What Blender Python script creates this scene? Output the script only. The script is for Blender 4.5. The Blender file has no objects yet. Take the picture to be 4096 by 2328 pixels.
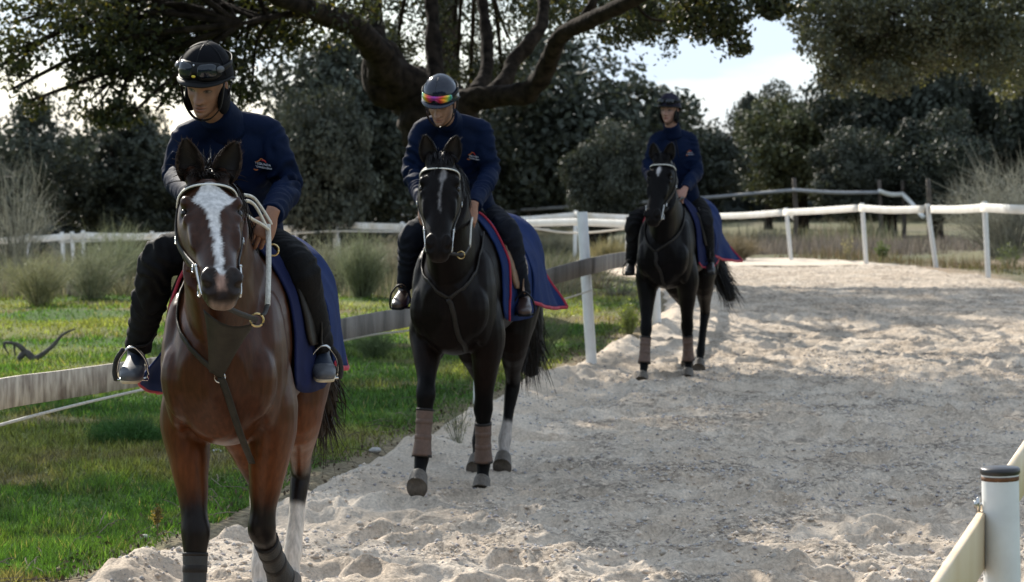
import bpy, math, random
import numpy as np
from math import sin, cos, pi, radians, sqrt
from mathutils import Vector, Matrix, kdtree
from mathutils.bvhtree import BVHTree

random.seed(7)
RNG = np.random.default_rng(7)
SC = bpy.context.scene
COLL = SC.collection

# ------------------------------------------------------------------ camera
CAM_H, F, PITCH = 1.9, 2600.0, math.atan(129 / 2600.0)
cam_data = bpy.data.cameras.new("camera")
cam = bpy.data.objects.new("camera", cam_data)
COLL.objects.link(cam)
cam.location = (0, 0, CAM_H)
cam.rotation_euler = (pi / 2 - PITCH, 0, 0)
cam_data.sensor_width = 36
cam_data.lens = F / 1024 * 36
cam_data.clip_start = 0.1
cam_data.clip_end = 5000
cam_data.dof.use_dof = True
cam_data.dof.focus_distance = 9.9
cam_data.dof.aperture_fstop = 7.5
SC.camera = cam

# ------------------------------------------------------------------ sky, sun, exposure
SUN_AZ, SUN_EL = radians(-27), radians(31)      # sun behind the riders, a little to the left of the view
world = bpy.data.worlds.new("World")
SC.world = world
world.use_nodes = True
nt = world.node_tree
nt.nodes.clear()
def wn(t, **k):
    n = nt.nodes.new(t)
    for a, b in k.items():
        setattr(n, a, b)
    return n
sky = wn("ShaderNodeTexSky", sky_type='NISHITA', sun_disc=False, sun_elevation=SUN_EL, sun_rotation=SUN_AZ,
         altitude=300, air_density=1.0, dust_density=0.6, ozone_density=1.0)
tc = wn("ShaderNodeTexCoord")
mp = wn("ShaderNodeMapping")
mp.inputs['Scale'].default_value = (1.0, 1.0, 4.2)
mp.inputs['Location'].default_value = (0.35, 0.1, 0.0)
n1 = wn("ShaderNodeTexNoise")
n1.inputs['Scale'].default_value = 5.5
n1.inputs['Detail'].default_value = 8
n1.inputs['Roughness'].default_value = 0.55
n1.inputs['Distortion'].default_value = 0.3
cr = wn("ShaderNodeValToRGB")
cr.color_ramp.elements[0].position = 0.40
cr.color_ramp.elements[1].position = 0.60
cr.color_ramp.elements[0].color = (0.50, 0.50, 0.50, 1)
cr.color_ramp.elements[1].color = (0.96, 0.96, 0.96, 1)
mix = wn("ShaderNodeMixRGB")
mix.inputs['Color2'].default_value = (5.0, 5.95, 7.1, 1)
bg = wn("ShaderNodeBackground")
bg.inputs['Strength'].default_value = 0.078
out = wn("ShaderNodeOutputWorld")
L = nt.links.new
L(tc.outputs['Generated'], mp.inputs['Vector'])
L(mp.outputs['Vector'], n1.inputs['Vector'])
L(n1.outputs['Fac'], cr.inputs['Fac'])
L(cr.outputs['Color'], mix.inputs['Fac'])
L(sky.outputs['Color'], mix.inputs['Color1'])
L(mix.outputs['Color'], bg.inputs['Color'])
L(bg.outputs['Background'], out.inputs['Surface'])

sun_data = bpy.data.lights.new("sun", 'SUN')
sun_data.energy = 3.7
sun_data.angle = radians(0.53)
sun_data.color = (1.0, 0.93, 0.82)
sun = bpy.data.objects.new("sun", sun_data)
COLL.objects.link(sun)
sun_dir = Vector((sin(SUN_AZ) * cos(SUN_EL), cos(SUN_AZ) * cos(SUN_EL), sin(SUN_EL)))   # towards the sun
sun.rotation_euler = sun_dir.to_track_quat('Z', 'Y').to_euler()
sun.location = (-20, 40, 30)

SC.view_settings.view_transform = 'Standard'
SC.view_settings.look = 'None'
SC.view_settings.exposure = 1.08
SC.view_settings.gamma = 1.0
SC.view_settings.use_curve_mapping = False
SC.cycles.max_bounces = 8
SC.cycles.transparent_max_bounces = 8
SC.cycles.use_denoising = True

# ------------------------------------------------------------------ helpers
def W(px, py, Y):
    """point of the world seen at that place of the 1024 px picture, at depth Y"""
    x, y, z = (px - 512) / F, -(py - 291) / F, 1.0
    dy = z * cos(PITCH) + y * sin(PITCH)
    dz = -z * sin(PITCH) + y * cos(PITCH)
    k = Y / dy
    return np.array([x * k, Y, CAM_H + dz * k])

def terrain(x, y):
    x = np.asarray(x, float); y = np.asarray(y, float)
    return -np.maximum(0, np.minimum(y, 110) - 43) * (0.0206 + 0.02 * np.clip((6.3 - x) / 16, -0.3, 1.2))

def G(px, py):
    """ground point seen at that place"""
    lo, hi = 3.0, 150.0
    for _ in range(50):
        m = (lo + hi) / 2
        p = W(px, py, m)
        if p[2] > terrain(p[0], m): lo = m
        else: hi = m
    return W(px, py, lo)

def _h(ix, iy, iz, seed):
    n = (ix * 374761393 + iy * 668265263 + iz * 2147483647 + seed * 974634777) & 0xFFFFFFFF
    n = ((n ^ (n >> 13)) * 1274126177) & 0xFFFFFFFF
    n = ((n ^ (n >> 16)) * 2246822519) & 0xFFFFFFFF
    return ((n ^ (n >> 15)) & 0xFFFF) / 65535.0

def vnoise(P, seed=0):
    """smooth value noise in -1..1, P is (N,3) or (N,2)"""
    P = np.asarray(P, float)
    if P.shape[1] == 2: P = np.column_stack([P, np.zeros(len(P))])
    i = np.floor(P).astype(np.int64); f = P - i
    f = f * f * (3 - 2 * f)
    r = 0
    for dx in (0, 1):
        for dy in (0, 1):
            for dz in (0, 1):
                w = (f[:, 0] if dx else 1 - f[:, 0]) * (f[:, 1] if dy else 1 - f[:, 1]) * (f[:, 2] if dz else 1 - f[:, 2])
                r = r + w * _h(i[:, 0] + dx, i[:, 1] + dy, i[:, 2] + dz, seed)
    return r * 2 - 1

def fbm(P, octv=4, seed=0, gain=0.5):
    P = np.asarray(P, float); a, r = 1.0, 0
    for o in range(octv):
        r = r + a * vnoise(P * 2 ** o + 17.3 * o, seed + o); a *= gain
    return r

def set_tags(o, label=None, cat=None, group=None, kind=None):
    if label: o["label"] = label
    if cat: o["category"] = cat
    if group: o["group"] = group
    if kind: o["kind"] = kind
    return o

def add_obj(name, me, parent=None):
    o = bpy.data.objects.new(name, me)
    COLL.objects.link(o)
    if parent is not None: o.parent = parent
    return o

def empty(name, loc=(0, 0, 0), rz=0.0):
    o = bpy.data.objects.new(name, None)
    COLL.objects.link(o)
    o.location = loc; o.rotation_euler = (0, 0, rz); o.empty_display_size = 0.2
    return o

def mesh_np(name, V, Fs, mat=None, col=None, smooth=True, parent=None):
    """V (n,3), Fs list of int arrays (m,k), or one; col (n,3) per-vertex colours"""
    if not isinstance(Fs, (list, tuple)): Fs = [Fs]
    Fs = [np.asarray(f, np.int32) for f in Fs if len(f)]
    V = np.asarray(V, np.float32)
    me = bpy.data.meshes.new(name)
    me.vertices.add(len(V)); me.vertices.foreach_set("co", V.ravel())
    nl = sum(f.size for f in Fs); nf = sum(len(f) for f in Fs)
    me.loops.add(nl); me.polygons.add(nf)
    me.loops.foreach_set("vertex_index", np.concatenate([f.ravel() for f in Fs]))
    st, k = [], 0
    for f in Fs:
        st.append(k + np.arange(len(f)) * f.shape[1]); k += f.size
    me.polygons.foreach_set("loop_start", np.concatenate(st).astype(np.int32))
    me.polygons.foreach_set("use_smooth", np.full(nf, smooth))
    if col is not None:
        a = me.color_attributes.new("Col", 'FLOAT_COLOR', 'POINT')
        c = np.ones((len(V), 4), np.float32); c[:, :3] = np.asarray(col, np.float32)
        a.data.foreach_set("color", c.ravel())
    me.update(calc_edges=True)
    me.validate()
    if mat: me.materials.append(mat)
    return add_obj(name, me, parent)

class Geo:
    """collects pieces (vertices, faces, colours) for one mesh"""
    def __init__(s): s.V, s.Q, s.T, s.C, s.n = [], [], [], [], 0
    def add(s, V, Q=None, T=None, C=(1, 1, 1)):
        V = np.asarray(V, float)
        s.V.append(V)
        if Q is not None and len(Q): s.Q.append(np.asarray(Q) + s.n)
        if T is not None and len(T): s.T.append(np.asarray(T) + s.n)
        C = np.asarray(C, float)
        s.C.append(np.tile(C, (len(V), 1)) if C.ndim == 1 else C)
        s.n += len(V)
        return s
    def arrays(s):
        return np.vstack(s.V), [np.vstack(a) for a in (s.Q, s.T) if a], np.vstack(s.C)
    def build(s, name, mat, parent=None, smooth=True, xf=None):
        V, Fs, C = s.arrays()
        if xf is not None: V = V @ np.asarray(xf)[:3, :3].T + np.asarray(xf)[:3, 3]
        return mesh_np(name, V, Fs, mat, C, smooth, parent)

def catmull(A, sub):
    A = np.asarray(A, float)
    if len(A) < 3 or sub <= 1:
        t = np.linspace(0, len(A) - 1, (len(A) - 1) * max(sub, 1) + 1)
        return np.column_stack([np.interp(t, np.arange(len(A)), A[:, j]) for j in range(A.shape[1])])
    P = np.vstack([2 * A[0] - A[1], A, 2 * A[-1] - A[-2]])
    o = []
    for i in range(1, len(P) - 2):
        p0, p1, p2, p3 = P[i - 1], P[i], P[i + 1], P[i + 2]
        for k in range(sub):
            t = k / sub
            o.append(0.5 * ((2 * p1) + (-p0 + p2) * t + (2 * p0 - 5 * p1 + 4 * p2 - p3) * t * t + (-p0 + 3 * p1 - 3 * p2 + p3) * t ** 3))
    o.append(P[-2])
    return np.array(o)

def loft(path, a, b=None, side=(1, 0, 0), n=16, sub=3, p=2.0, cap=0.5, tw=None):
    """elliptic tube: path (m,3), half widths a (along side) and b (across). Returns V, Q, T"""
    path = np.asarray(path, float); m = len(path)
    a = np.full(m, a, float) if np.isscalar(a) else np.asarray(a, float)
    b = a if b is None else (np.full(m, b, float) if np.isscalar(b) else np.asarray(b, float))
    pv = np.full(m, p, float) if np.isscalar(p) else np.asarray(p, float)
    D = catmull(np.column_stack([path, a, b, pv]), sub)
    C, a, b, pv = D[:, :3], np.maximum(D[:, 3], 1e-4), np.maximum(D[:, 4], 1e-4), D[:, 5]
    t = np.gradient(C, axis=0); t /= np.linalg.norm(t, axis=1)[:, None] + 1e-12
    s = np.asarray(side, float)
    s = np.tile(s, (len(C), 1)) if s.ndim == 1 else catmull(s, sub)
    u = s - (s * t).sum(1)[:, None] * t
    ln = np.linalg.norm(u, axis=1)
    bad = ln < 0.15
    if bad.any():
        u[bad] = np.cross(t[bad], (0.31, 0.7, 0.64)); ln = np.linalg.norm(u, axis=1)
    u /= ln[:, None]
    v = np.cross(t, u)
    ph = np.linspace(0, 2 * pi, n, endpoint=False)
    c, sn = np.cos(ph), np.sin(ph)
    e = 2 / pv[:, None]
    x = np.sign(c)[None] * np.abs(c)[None] ** e * a[:, None]
    y = np.sign(sn)[None] * np.abs(sn)[None] ** e * b[:, None]
    V = C[:, None] + u[:, None] * x[..., None] + v[:, None] * y[..., None]
    k = len(C)
    V = V.reshape(-1, 3)
    i = np.arange(k - 1)[:, None] * n; j = np.arange(n)[None]; jn = (j + 1) % n
    Q = np.stack([i + j, i + jn, i + n + jn, i + n + j], -1).reshape(-1, 4)
    e0 = C[0] - t[0] * min(a[0], b[0]) * cap; e1 = C[-1] + t[-1] * min(a[-1], b[-1]) * cap
    V = np.vstack([V, e0, e1])
    j = np.arange(n); jn = (j + 1) % n
    T = np.vstack([np.column_stack([jn, j, np.full(n, k * n)]), np.column_stack([(k - 1) * n + j, (k - 1) * n + jn, np.full(n, k * n + 1)])])
    return V, Q, T

def ellipsoid(c, r, R=None, nu=14, nv=9):
    th = np.linspace(0, pi, nv + 2)[1:-1]; ph = np.linspace(0, 2 * pi, nu, endpoint=False)
    P = np.stack([np.sin(th)[:, None] * np.cos(ph), np.sin(th)[:, None] * np.sin(ph), np.cos(th)[:, None] * np.ones(nu)], -1).reshape(-1, 3)
    P = np.vstack([P, [0, 0, 1], [0, 0, -1]]) * np.asarray(r, float)
    if R is not None: P = P @ np.asarray(R).T
    V = P + np.asarray(c, float)
    i = np.arange(nv - 1)[:, None] * nu; j = np.arange(nu)[None]; jn = (j + 1) % nu
    Q = np.stack([i + j, i + nu + j, i + nu + jn, i + jn], -1).reshape(-1, 4)
    j = np.arange(nu); jn = (j + 1) % nu
    T = np.vstack([np.column_stack([j, jn, np.full(nu, nv * nu)]), np.column_stack([(nv - 1) * nu + jn, (nv - 1) * nu + j, np.full(nu, nv * nu + 1)])])
    return V, Q, T

def tube(path, r, n=8, sub=3, side=(0.3, 0.2, 0.93)):
    return loft(path, r, r, side=side, n=n, sub=sub)

def strap(path, w, th, side, n=8, sub=3):
    """flat band: half width w along side, half thickness th"""
    return loft(path, w, th, side=side, n=n, sub=sub, p=4.0, cap=0.05)

def remesh(pieces, voxel, it=2, lam=0.5):
    g = Geo()
    for p in pieces: g.add(p[0], p[1], p[2])
    V, Fs, _ = g.arrays()
    o = mesh_np("tmp", V, Fs)
    md = o.modifiers.new("r", 'REMESH'); md.mode = 'VOXEL'; md.voxel_size = voxel; md.adaptivity = 0
    dg = bpy.context.evaluated_depsgraph_get()
    ev = o.evaluated_get(dg)
    me = ev.to_mesh()
    nv = len(me.vertices); V = np.empty(nv * 3, np.float32); me.vertices.foreach_get("co", V)
    li = np.empty(len(me.loops), np.int32); me.loops.foreach_get("vertex_index", li)
    Q = li.reshape(-1, 4).copy()
    V = V.reshape(-1, 3).astype(float)
    ev.to_mesh_clear()
    m0 = o.data
    bpy.data.objects.remove(o); bpy.data.meshes.remove(m0)
    return lap(V, Q, it, lam), Q

def lap(V, Q, it=2, lam=0.5):
    e = np.vstack([Q[:, [0, 1]], Q[:, [1, 2]], Q[:, [2, 3]], Q[:, [3, 0]]])
    a, b = e[:, 0], e[:, 1]
    dg = np.bincount(a, minlength=len(V)) + np.bincount(b, minlength=len(V))
    for k in range(it):
        S = np.stack([np.bincount(a, V[b, j], len(V)) + np.bincount(b, V[a, j], len(V)) for j in range(3)], 1)
        l = lam if k % 2 == 0 or it < 4 else -lam * 1.02     # Taubin when smoothing a lot
        V = V + l * (S / np.maximum(dg, 1)[:, None] - V)
    return V

def vnormals(V, Q):
    n = np.cross(V[Q[:, 2]] - V[Q[:, 0]], V[Q[:, 3]] - V[Q[:, 1]])
    N = np.zeros_like(V)
    for k in range(4):
        for j in range(3): N[:, j] += np.bincount(Q[:, k], n[:, j], len(V))
    return N / (np.linalg.norm(N, axis=1)[:, None] + 1e-12)

def nearest_cols(V, P, C, k=6):
    kd = kdtree.KDTree(len(P))
    for i, p in enumerate(P): kd.insert(p, i)
    kd.balance()
    o = np.empty((len(V), C.shape[1]))
    for i, v in enumerate(V):
        r = kd.find_n(v, k)
        w = np.array([1 / (d + 0.008) ** 2 for _, _, d in r])
        o[i] = (C[[q for _, q, _ in r]] * w[:, None]).sum(0) / w.sum()
    return o

def smooth01(x, a, b):
    t = np.clip((x - a) / (b - a + 1e-9), 0, 1)
    return t * t * (3 - 2 * t)


def ribbons(roots, tips, mids, w, col, seg=5):
    """hair locks: quadratic curves as narrow ribbons"""
    n = len(roots); t = np.linspace(0, 1, seg)[None, :, None]
    P = (1 - t) ** 2 * roots[:, None] + 2 * t * (1 - t) * mids[:, None] + t * t * tips[:, None]
    d = tips - roots; sd = np.cross(d, np.random.default_rng(5).standard_normal((n, 3))); sd /= np.linalg.norm(sd, axis=1)[:, None] + 1e-9
    wid = np.asarray(w) * (1 - 0.85 * np.linspace(0, 1, seg) ** 1.5)
    A = P + sd[:, None] * wid[None, :, None]; B = P - sd[:, None] * wid[None, :, None]
    V = np.stack([A, B], 2).reshape(-1, 3)
    k = np.arange(n)[:, None] * seg * 2 + np.arange(seg - 1)[None] * 2
    Q = np.stack([k, k + 1, k + 3, k + 2], -1).reshape(-1, 4)
    return V, Q, np.repeat(col, seg * 2, 0)


# ------------------------------------------------------------------ materials
MATS = {}
def mat(name, color=(0.5, 0.5, 0.5), rough=0.6, var=0.25, vscale=9.0, detail=4, bump=0.0, bscale=40.0, attr=False, metal=0.0,
        spec=0.5, transl=0.0, sheen=0.0, coat=0.0, stretch=None, color2=None, tfac=None):
    if name in MATS: return MATS[name]
    m = bpy.data.materials.new(name); m.use_nodes = True
    t = m.node_tree; b = t.nodes["Principled BSDF"]; o = t.nodes["Material Output"]
    lk = t.links.new
    tcn = t.nodes.new("ShaderNodeTexCoord")
    vec = tcn.outputs['Object']
    if stretch:
        mpn = t.nodes.new("ShaderNodeMapping"); mpn.inputs['Scale'].default_value = stretch
        lk(vec, mpn.inputs['Vector']); vec = mpn.outputs['Vector']
    nz = t.nodes.new("ShaderNodeTexNoise"); nz.inputs['Scale'].default_value = vscale; nz.inputs['Detail'].default_value = detail
    lk(vec, nz.inputs['Vector'])
    rp = t.nodes.new("ShaderNodeValToRGB")
    c = np.array(color[:3])
    c2 = np.array(color2) if color2 is not None else c * (1 + var)
    c1 = c if color2 is not None else c * (1 - var)
    rp.color_ramp.elements[0].position = 0.32; rp.color_ramp.elements[1].position = 0.68
    rp.color_ramp.elements[0].color = (*c1, 1); rp.color_ramp.elements[1].color = (*c2, 1)
    lk(nz.outputs['Fac'], rp.inputs['Fac'])
    col = rp.outputs['Color']
    if attr:
        at = t.nodes.new("ShaderNodeVertexColor"); at.layer_name = "Col"
        mx = t.nodes.new("ShaderNodeMixRGB"); mx.blend_type = 'MULTIPLY'; mx.inputs['Fac'].default_value = 1
        lk(at.outputs['Color'], mx.inputs['Color1']); lk(col, mx.inputs['Color2'])
        col = mx.outputs['Color']
    lk(col, b.inputs['Base Color'])
    b.inputs['Roughness'].default_value = rough; b.inputs['Metallic'].default_value = metal
    b.inputs['Specular IOR Level'].default_value = spec
    if sheen: b.inputs['Sheen Weight'].default_value = sheen
    if coat: b.inputs['Coat Weight'].default_value = coat; b.inputs['Coat Roughness'].default_value = 0.06
    if bump:
        n2 = t.nodes.new("ShaderNodeTexNoise"); n2.inputs['Scale'].default_value = bscale; n2.inputs['Detail'].default_value = 5
        lk(vec, n2.inputs['Vector'])
        bp = t.nodes.new("ShaderNodeBump"); bp.inputs['Strength'].default_value = bump; bp.inputs['Distance'].default_value = 0.02
        lk(n2.outputs['Fac'], bp.inputs['Height']); lk(bp.outputs['Normal'], b.inputs['Normal'])
    if transl:
        tr = t.nodes.new("ShaderNodeBsdfTranslucent"); ms = t.nodes.new("ShaderNodeMixShader")
        ms.inputs['Fac'].default_value = transl
        if tfac is not None:
            m2 = t.nodes.new("ShaderNodeMixRGB"); m2.blend_type = 'MULTIPLY'; m2.inputs['Fac'].default_value = 1
            m2.inputs['Color2'].default_value = (*tfac, 1); lk(col, m2.inputs['Color1']); lk(m2.outputs['Color'], tr.inputs['Color'])
        else: lk(col, tr.inputs['Color'])
        lk(b.outputs['BSDF'], ms.inputs[1]); lk(tr.outputs['BSDF'], ms.inputs[2]); lk(ms.outputs['Shader'], o.inputs['Surface'])
    MATS[name] = m
    return m

M_white = mat("white_paint", (0.72, 0.71, 0.68), 0.45, 0.06, 14, bump=0.05)
M_bark = mat("bark", (0.024, 0.018, 0.014), 0.95, 0.6, 9, bump=1.0, bscale=14, spec=0.1)
M_leaf = mat("holm_oak_leaf", (.85, .85, .85), 0.45, 0.15, 3, attr=True, spec=0.4, transl=0.30, tfac=(1.7, 1.6, 0.6))
M_leafbg = mat("far_leaf", (1, 1, 1), 0.6, 0.2, 0.7, attr=True, spec=0.18, transl=0.10, tfac=(1.3, 1.3, 0.7))
M_dry = mat("dry_blade", (1, 1, 1), 0.7, 0.2, 2.0, attr=True, spec=0.15, transl=0.25, tfac=(1.2, 1.1, 0.85))
M_blade = mat("grass_blade", (1, 1, 1), 0.5, 0.18, 2.0, attr=True, spec=0.4, transl=0.42, tfac=(1.45, 1.5, 0.65))
M_steel = mat("steel", (0.55, 0.54, 0.52), 0.22, 0.1, metal=1.0)
# ------------------------------------------------------------------ ground
INNER = np.array([(-3.7, 3.0), (-3.0, 7.0), (-1.92, 11.8), (-1.35, 14.5), (-0.72, 17.9), (0.06, 22.2), (0.74, 25.3), (1.25, 28.0),
                  (1.75, 32.0), (2.05, 37.0), (2.1, 42), (1.8, 47), (0.9, 52), (-1.5, 58.5), (-5, 64), (-11, 67), (-22, 68), (-40, 69)])
OUTER = np.array([(-0.1, 2.0), (1.38, 7.0), (2.85, 12.2), (3.95, 16.4), (5.05, 20.6), (6.15, 24.8), (7.1, 29), (7.75, 33), (8.05, 37), (8.1, 41),
                  (8.1, 45.5), (7.8, 52), (6.5, 60), (3.5, 64.5), (-3, 69.5), (-11, 71.5), (-22, 72), (-40, 73)])
def resample(P, n):
    D = catmull(P, 8); d = np.r_[0, np.cumsum(np.linalg.norm(np.diff(D, axis=0), axis=1))]
    return D, d
DI, _ = resample(INNER, 0); DO, _ = resample(OUTER, 0)
POLY = np.vstack([DI, DO[::-1]])

def in_sand(x, y):
    """signed measure: > 0 inside the sand track, in metres (approximately)"""
    x = np.atleast_1d(np.asarray(x, float)); y = np.atleast_1d(np.asarray(y, float))
    ins = np.zeros(len(x), bool); dm = np.full(len(x), 1e9)
    P0, P1 = POLY, np.roll(POLY, -1, 0)
    for (ax, ay), (bx, by) in zip(P0, P1):
        c = ((ay > y) != (by > y)) & (x < (bx - ax) * (y - ay) / (by - ay + 1e-12) + ax)
        ins ^= c
        ex, ey = bx - ax, by - ay
        t = np.clip(((x - ax) * ex + (y - ay) * ey) / (ex * ex + ey * ey + 1e-12), 0, 1)
        dm = np.minimum(dm, (x - ax - t * ex) ** 2 + (y - ay - t * ey) ** 2)
    dm = np.sqrt(dm)
    return np.where(ins, dm, -dm)

def ground_z(x, y):
    x = np.asarray(x, float); y = np.asarray(y, float)
    return terrain(x, y) + 0.035 * fbm(np.column_stack([x, y]) * 0.45, 3, 5) + 0.012 * fbm(np.column_stack([x, y]) * 2.3, 2, 9)

# rows spread from in front of the camera to the horizon, columns from the middle of the view to far on both sides
yr = np.r_[-30, -10, 0, 3, np.geomspace(5, 75, 330), np.geomspace(78, 4000, 45)]
ur = np.r_[-900, -300, -120, -60, -35, np.linspace(-24, 16, 300), 30, 60, 120, 300, 900]
YY, UU = np.meshgrid(yr, ur, indexing='ij')
XX = UU.copy()
V = np.column_stack([XX.ravel(), YY.ravel(), np.zeros(XX.size)])
ds = in_sand(V[:, 0], V[:, 1])
V[:, 2] = ground_z(V[:, 0], V[:, 1]) - 0.12 * smooth01(ds, 0.06, 0.35) + 0.0
# banks and a low mound behind the far fence on the right
V[:, 2] += 0.55 * np.exp(-((V[:, 0] - 12.2) / 2.0) ** 2 - ((V[:, 1] - 55) / 4.0) ** 2)
nr, nc = YY.shape
i = np.arange(nr - 1)[:, None] * nc; j = np.arange(nc - 1)[None]
Q = np.stack([i + j, i + j + 1, i + nc + j + 1, i + nc + j], -1).reshape(-1, 4)

m = bpy.data.materials.new("meadow"); m.use_nodes = True; MATS["meadow"] = m
t = m.node_tree; b = t.nodes["Principled BSDF"]; lk = t.links.new
at = t.nodes.new("ShaderNodeVertexColor"); at.layer_name = "Col"
gz = t.nodes.new("ShaderNodeTexCoord")
na = t.nodes.new("ShaderNodeTexNoise"); na.inputs['Scale'].default_value = 26; na.inputs['Detail'].default_value = 6
ra = t.nodes.new("ShaderNodeValToRGB"); ra.color_ramp.elements[0].color = (0.45, 0.45, 0.45, 1); ra.color_ramp.elements[1].color = (1.5, 1.45, 1.35, 1)
ra.color_ramp.elements[0].position = 0.3; ra.color_ramp.elements[1].position = 0.7
mx = t.nodes.new("ShaderNodeMixRGB"); mx.blend_type = 'MULTIPLY'; mx.inputs['Fac'].default_value = 1
lk(gz.outputs['Object'], na.inputs['Vector']); lk(na.outputs['Fac'], ra.inputs['Fac'])
lk(at.outputs['Color'], mx.inputs['Color1']); lk(ra.outputs['Color'], mx.inputs['Color2']); lk(mx.outputs['Color'], b.inputs['Base Color'])
b.inputs['Roughness'].default_value = 0.95; b.inputs['Specular IOR Level'].default_value = 0.1
bp = t.nodes.new("ShaderNodeBump"); bp.inputs['Strength'].default_value = 0.8; bp.inputs['Distance'].default_value = 0.04
lk(na.outputs['Fac'], bp.inputs['Height']); lk(bp.outputs['Normal'], b.inputs['Normal'])

def grass_tone(x, y):
    """turf colour: green, with yellowed and bare earth patches"""
    P = np.column_stack([x, y])
    a = smooth01(fbm(P * 0.55, 4, 21) + .25 * smooth01(y, 20, 30), -0.25, 0.8)[:, None]
    bare = smooth01(fbm(P * 0.9 + 40, 4, 33), 0.20, 0.85)[:, None]
    far = smooth01(y + 0.8 * fbm(P * 0.4, 2, 3), 36, 44)[:, None]
    c = np.array([0.056, 0.116, 0.024]) * (1 - a) + np.array([0.170, 0.186, 0.056]) * a
    c = c * (1 - 0.7 * bare) + np.array([0.17, 0.125, 0.075]) * 0.7 * bare
    dry = np.array([0.155, 0.14, 0.105])
    return c * (1 - far * 0.75) + dry * far * 0.75
C = grass_tone(V[:, 0], V[:, 1])
edge = np.maximum(smooth01(ds, -0.55, -0.05) * smooth01(fbm(V[:, :2] * 3, 3, 8), -0.6, 0.3), smooth01(ds, -0.16, -0.02))[:, None]
C = C * (1 - 0.85 * edge) + np.array([0.27, 0.215, 0.16]) * 0.85 * edge
# a dirt path runs behind the far right fence
pd = np.abs(V[:, 1] - (50.5 + 0.75 * (V[:, 0] - 9.5))) * (V[:, 0] > 7.5) + 9 * (V[:, 0] <= 7.5)
pth = (1 - smooth01(pd + 0.5 * fbm(V[:, :2] * 0.8, 3, 2), 1.3, 2.4))[:, None]
C = C * (1 - 0.8 * pth) + np.array([0.27, 0.21, 0.16]) * 0.8 * pth
set_tags(mesh_np("grass_field", V, Q, m, C), kind="structure")

# ------------------------------------------------------------------ sand track
vr = np.r_[np.geomspace(4.2, 17, 620), np.geomspace(17.04, 30, 270)[1:], np.geomspace(30.1, 52, 170)]
def xat(D, y): 
    k = np.argmax(D[:, 1]); D = D[:k + 1]
    return np.interp(y, D[:, 1], D[:, 0])
NU = 270
def sand_height(x, y, d):
    P = np.column_stack([x, y])
    z = terrain(x, y) + 0.030 * fbm(P * 0.9, 3, 41)
    lump = fbm(P * 6.5, 3, 43, 0.6)
    fine = fbm(P * 21, 2, 47, 0.6)
    z += 0.0125 * lump + 0.012 * fine + 0.015 * np.maximum(0, vnoise(P * 13, 51)) ** 2
    return z
DENTS = []
TAN = []
rr = np.random.default_rng(3)
for _ in range(950):
    y = 6.5 + 26 * rr.random() ** 1.6; u = rr.random() ** 0.75
    x = xat(DI, y) + 0.35 + u * (xat(DO, y) - xat(DI, y) - 0.4)
    DENTS.append((x, y, rr.uniform(0.06, 0.15), rr.uniform(0.07, 0.15), rr.uniform(-0.5, 0.6), rr.uniform(0.022, 0.058)))
def dents(x, y, z, tan):
    for (cx, cy, rx, ry, an, dp) in DENTS:
        s = np.where((np.abs(y - cy) < 0.35) & (np.abs(x - cx) < 0.35))[0]
        if not len(s): continue
        dx, dy = x[s] - cx, y[s] - cy
        a, bb = (dx * cos(an) + dy * sin(an)) / rx, (-dx * sin(an) + dy * cos(an)) / ry
        r2 = a * a + bb * bb
        tan[s] = np.maximum(tan[s], np.exp(-r2 ** 1.5 * .35) * min(1, dp / .024))
        z[s] += -dp * np.exp(-r2 ** 1.5) + dp * 0.75 * np.exp(-((np.sqrt(r2) - 1.45) / 0.4) ** 2) * (0.5 + 0.5 * np.clip(bb, -1, 1))
    return z
def track_sheet(vr, NU):
    u = np.linspace(0, 1, NU)
    xi, xo = xat(DI, vr), xat(DO, vr)
    X = xi[:, None] + (xo - xi)[:, None] * u[None]
    Yv = np.repeat(vr[:, None], NU, 1)
    x, y = X.ravel(), Yv.ravel()
    dl = x - np.repeat(xi, NU); dr = np.repeat(xo, NU) - x
    tan = np.zeros(len(x)); z = dents(x, y, sand_height(x, y, dl), tan)
    # windrow of sand pushed up along the inside edge
    w = np.exp(-((dl - 0.30) / 0.16) ** 2) * (0.085 + 0.07 * fbm(np.column_stack([x, y]) * 0.9, 3, 61)) + 0.03 * np.exp(-((dl - 0.62) / 0.1) ** 2)
    z = z + w - 0.13 * np.exp(-dl / 0.06) - 0.12 * np.exp(-dr / 0.08)
    tan = np.maximum(tan, 1 - smooth01(dl + .25 * fbm(np.column_stack([x, y]) * 1.1, 3, 91), .5, 1.5))
    return x, y, z, dl, tan
x, y, z, dl, tan = track_sheet(vr, NU)
nr, nc = len(vr), NU
i = np.arange(nr - 1)[:, None] * nc; j = np.arange(nc - 1)[None]
Q = np.stack([i + j, i + j + 1, i + nc + j + 1, i + nc + j], -1).reshape(-1, 4)
g = Geo(); g.add(np.column_stack([x, y, z]), Q, None, np.repeat(tan[:, None], 3, 1))
# far leg of the loop, running off to the left
s = np.linspace(0, 1, 130)
def arc(D, y0):
    k = np.argmax(D[:, 1] > y0); D = D[k:]
    dd = np.r_[0, np.cumsum(np.linalg.norm(np.diff(D, axis=0), axis=1))]
    return np.column_stack([np.interp(s * dd[-1], dd, D[:, 0]), np.interp(s * dd[-1], dd, D[:, 1])])
A, B = arc(DI, 51.9), arc(DO, 51.9)
u = np.linspace(0, 1, 40)
P = A[:, None] * (1 - u[None, :, None]) + B[:, None] * u[None, :, None]
P = P.reshape(-1, 2)
zz = terrain(P[:, 0], P[:, 1]) + 0.02 * fbm(P * 1.5, 3, 71) + 0.02
i = np.arange(129)[:, None] * 40; j = np.arange(39)[None]
g.add(np.column_stack([P, zz]), np.stack([i + j, i + j + 1, i + 40 + j + 1, i + 40 + j], -1).reshape(-1, 4))

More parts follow.
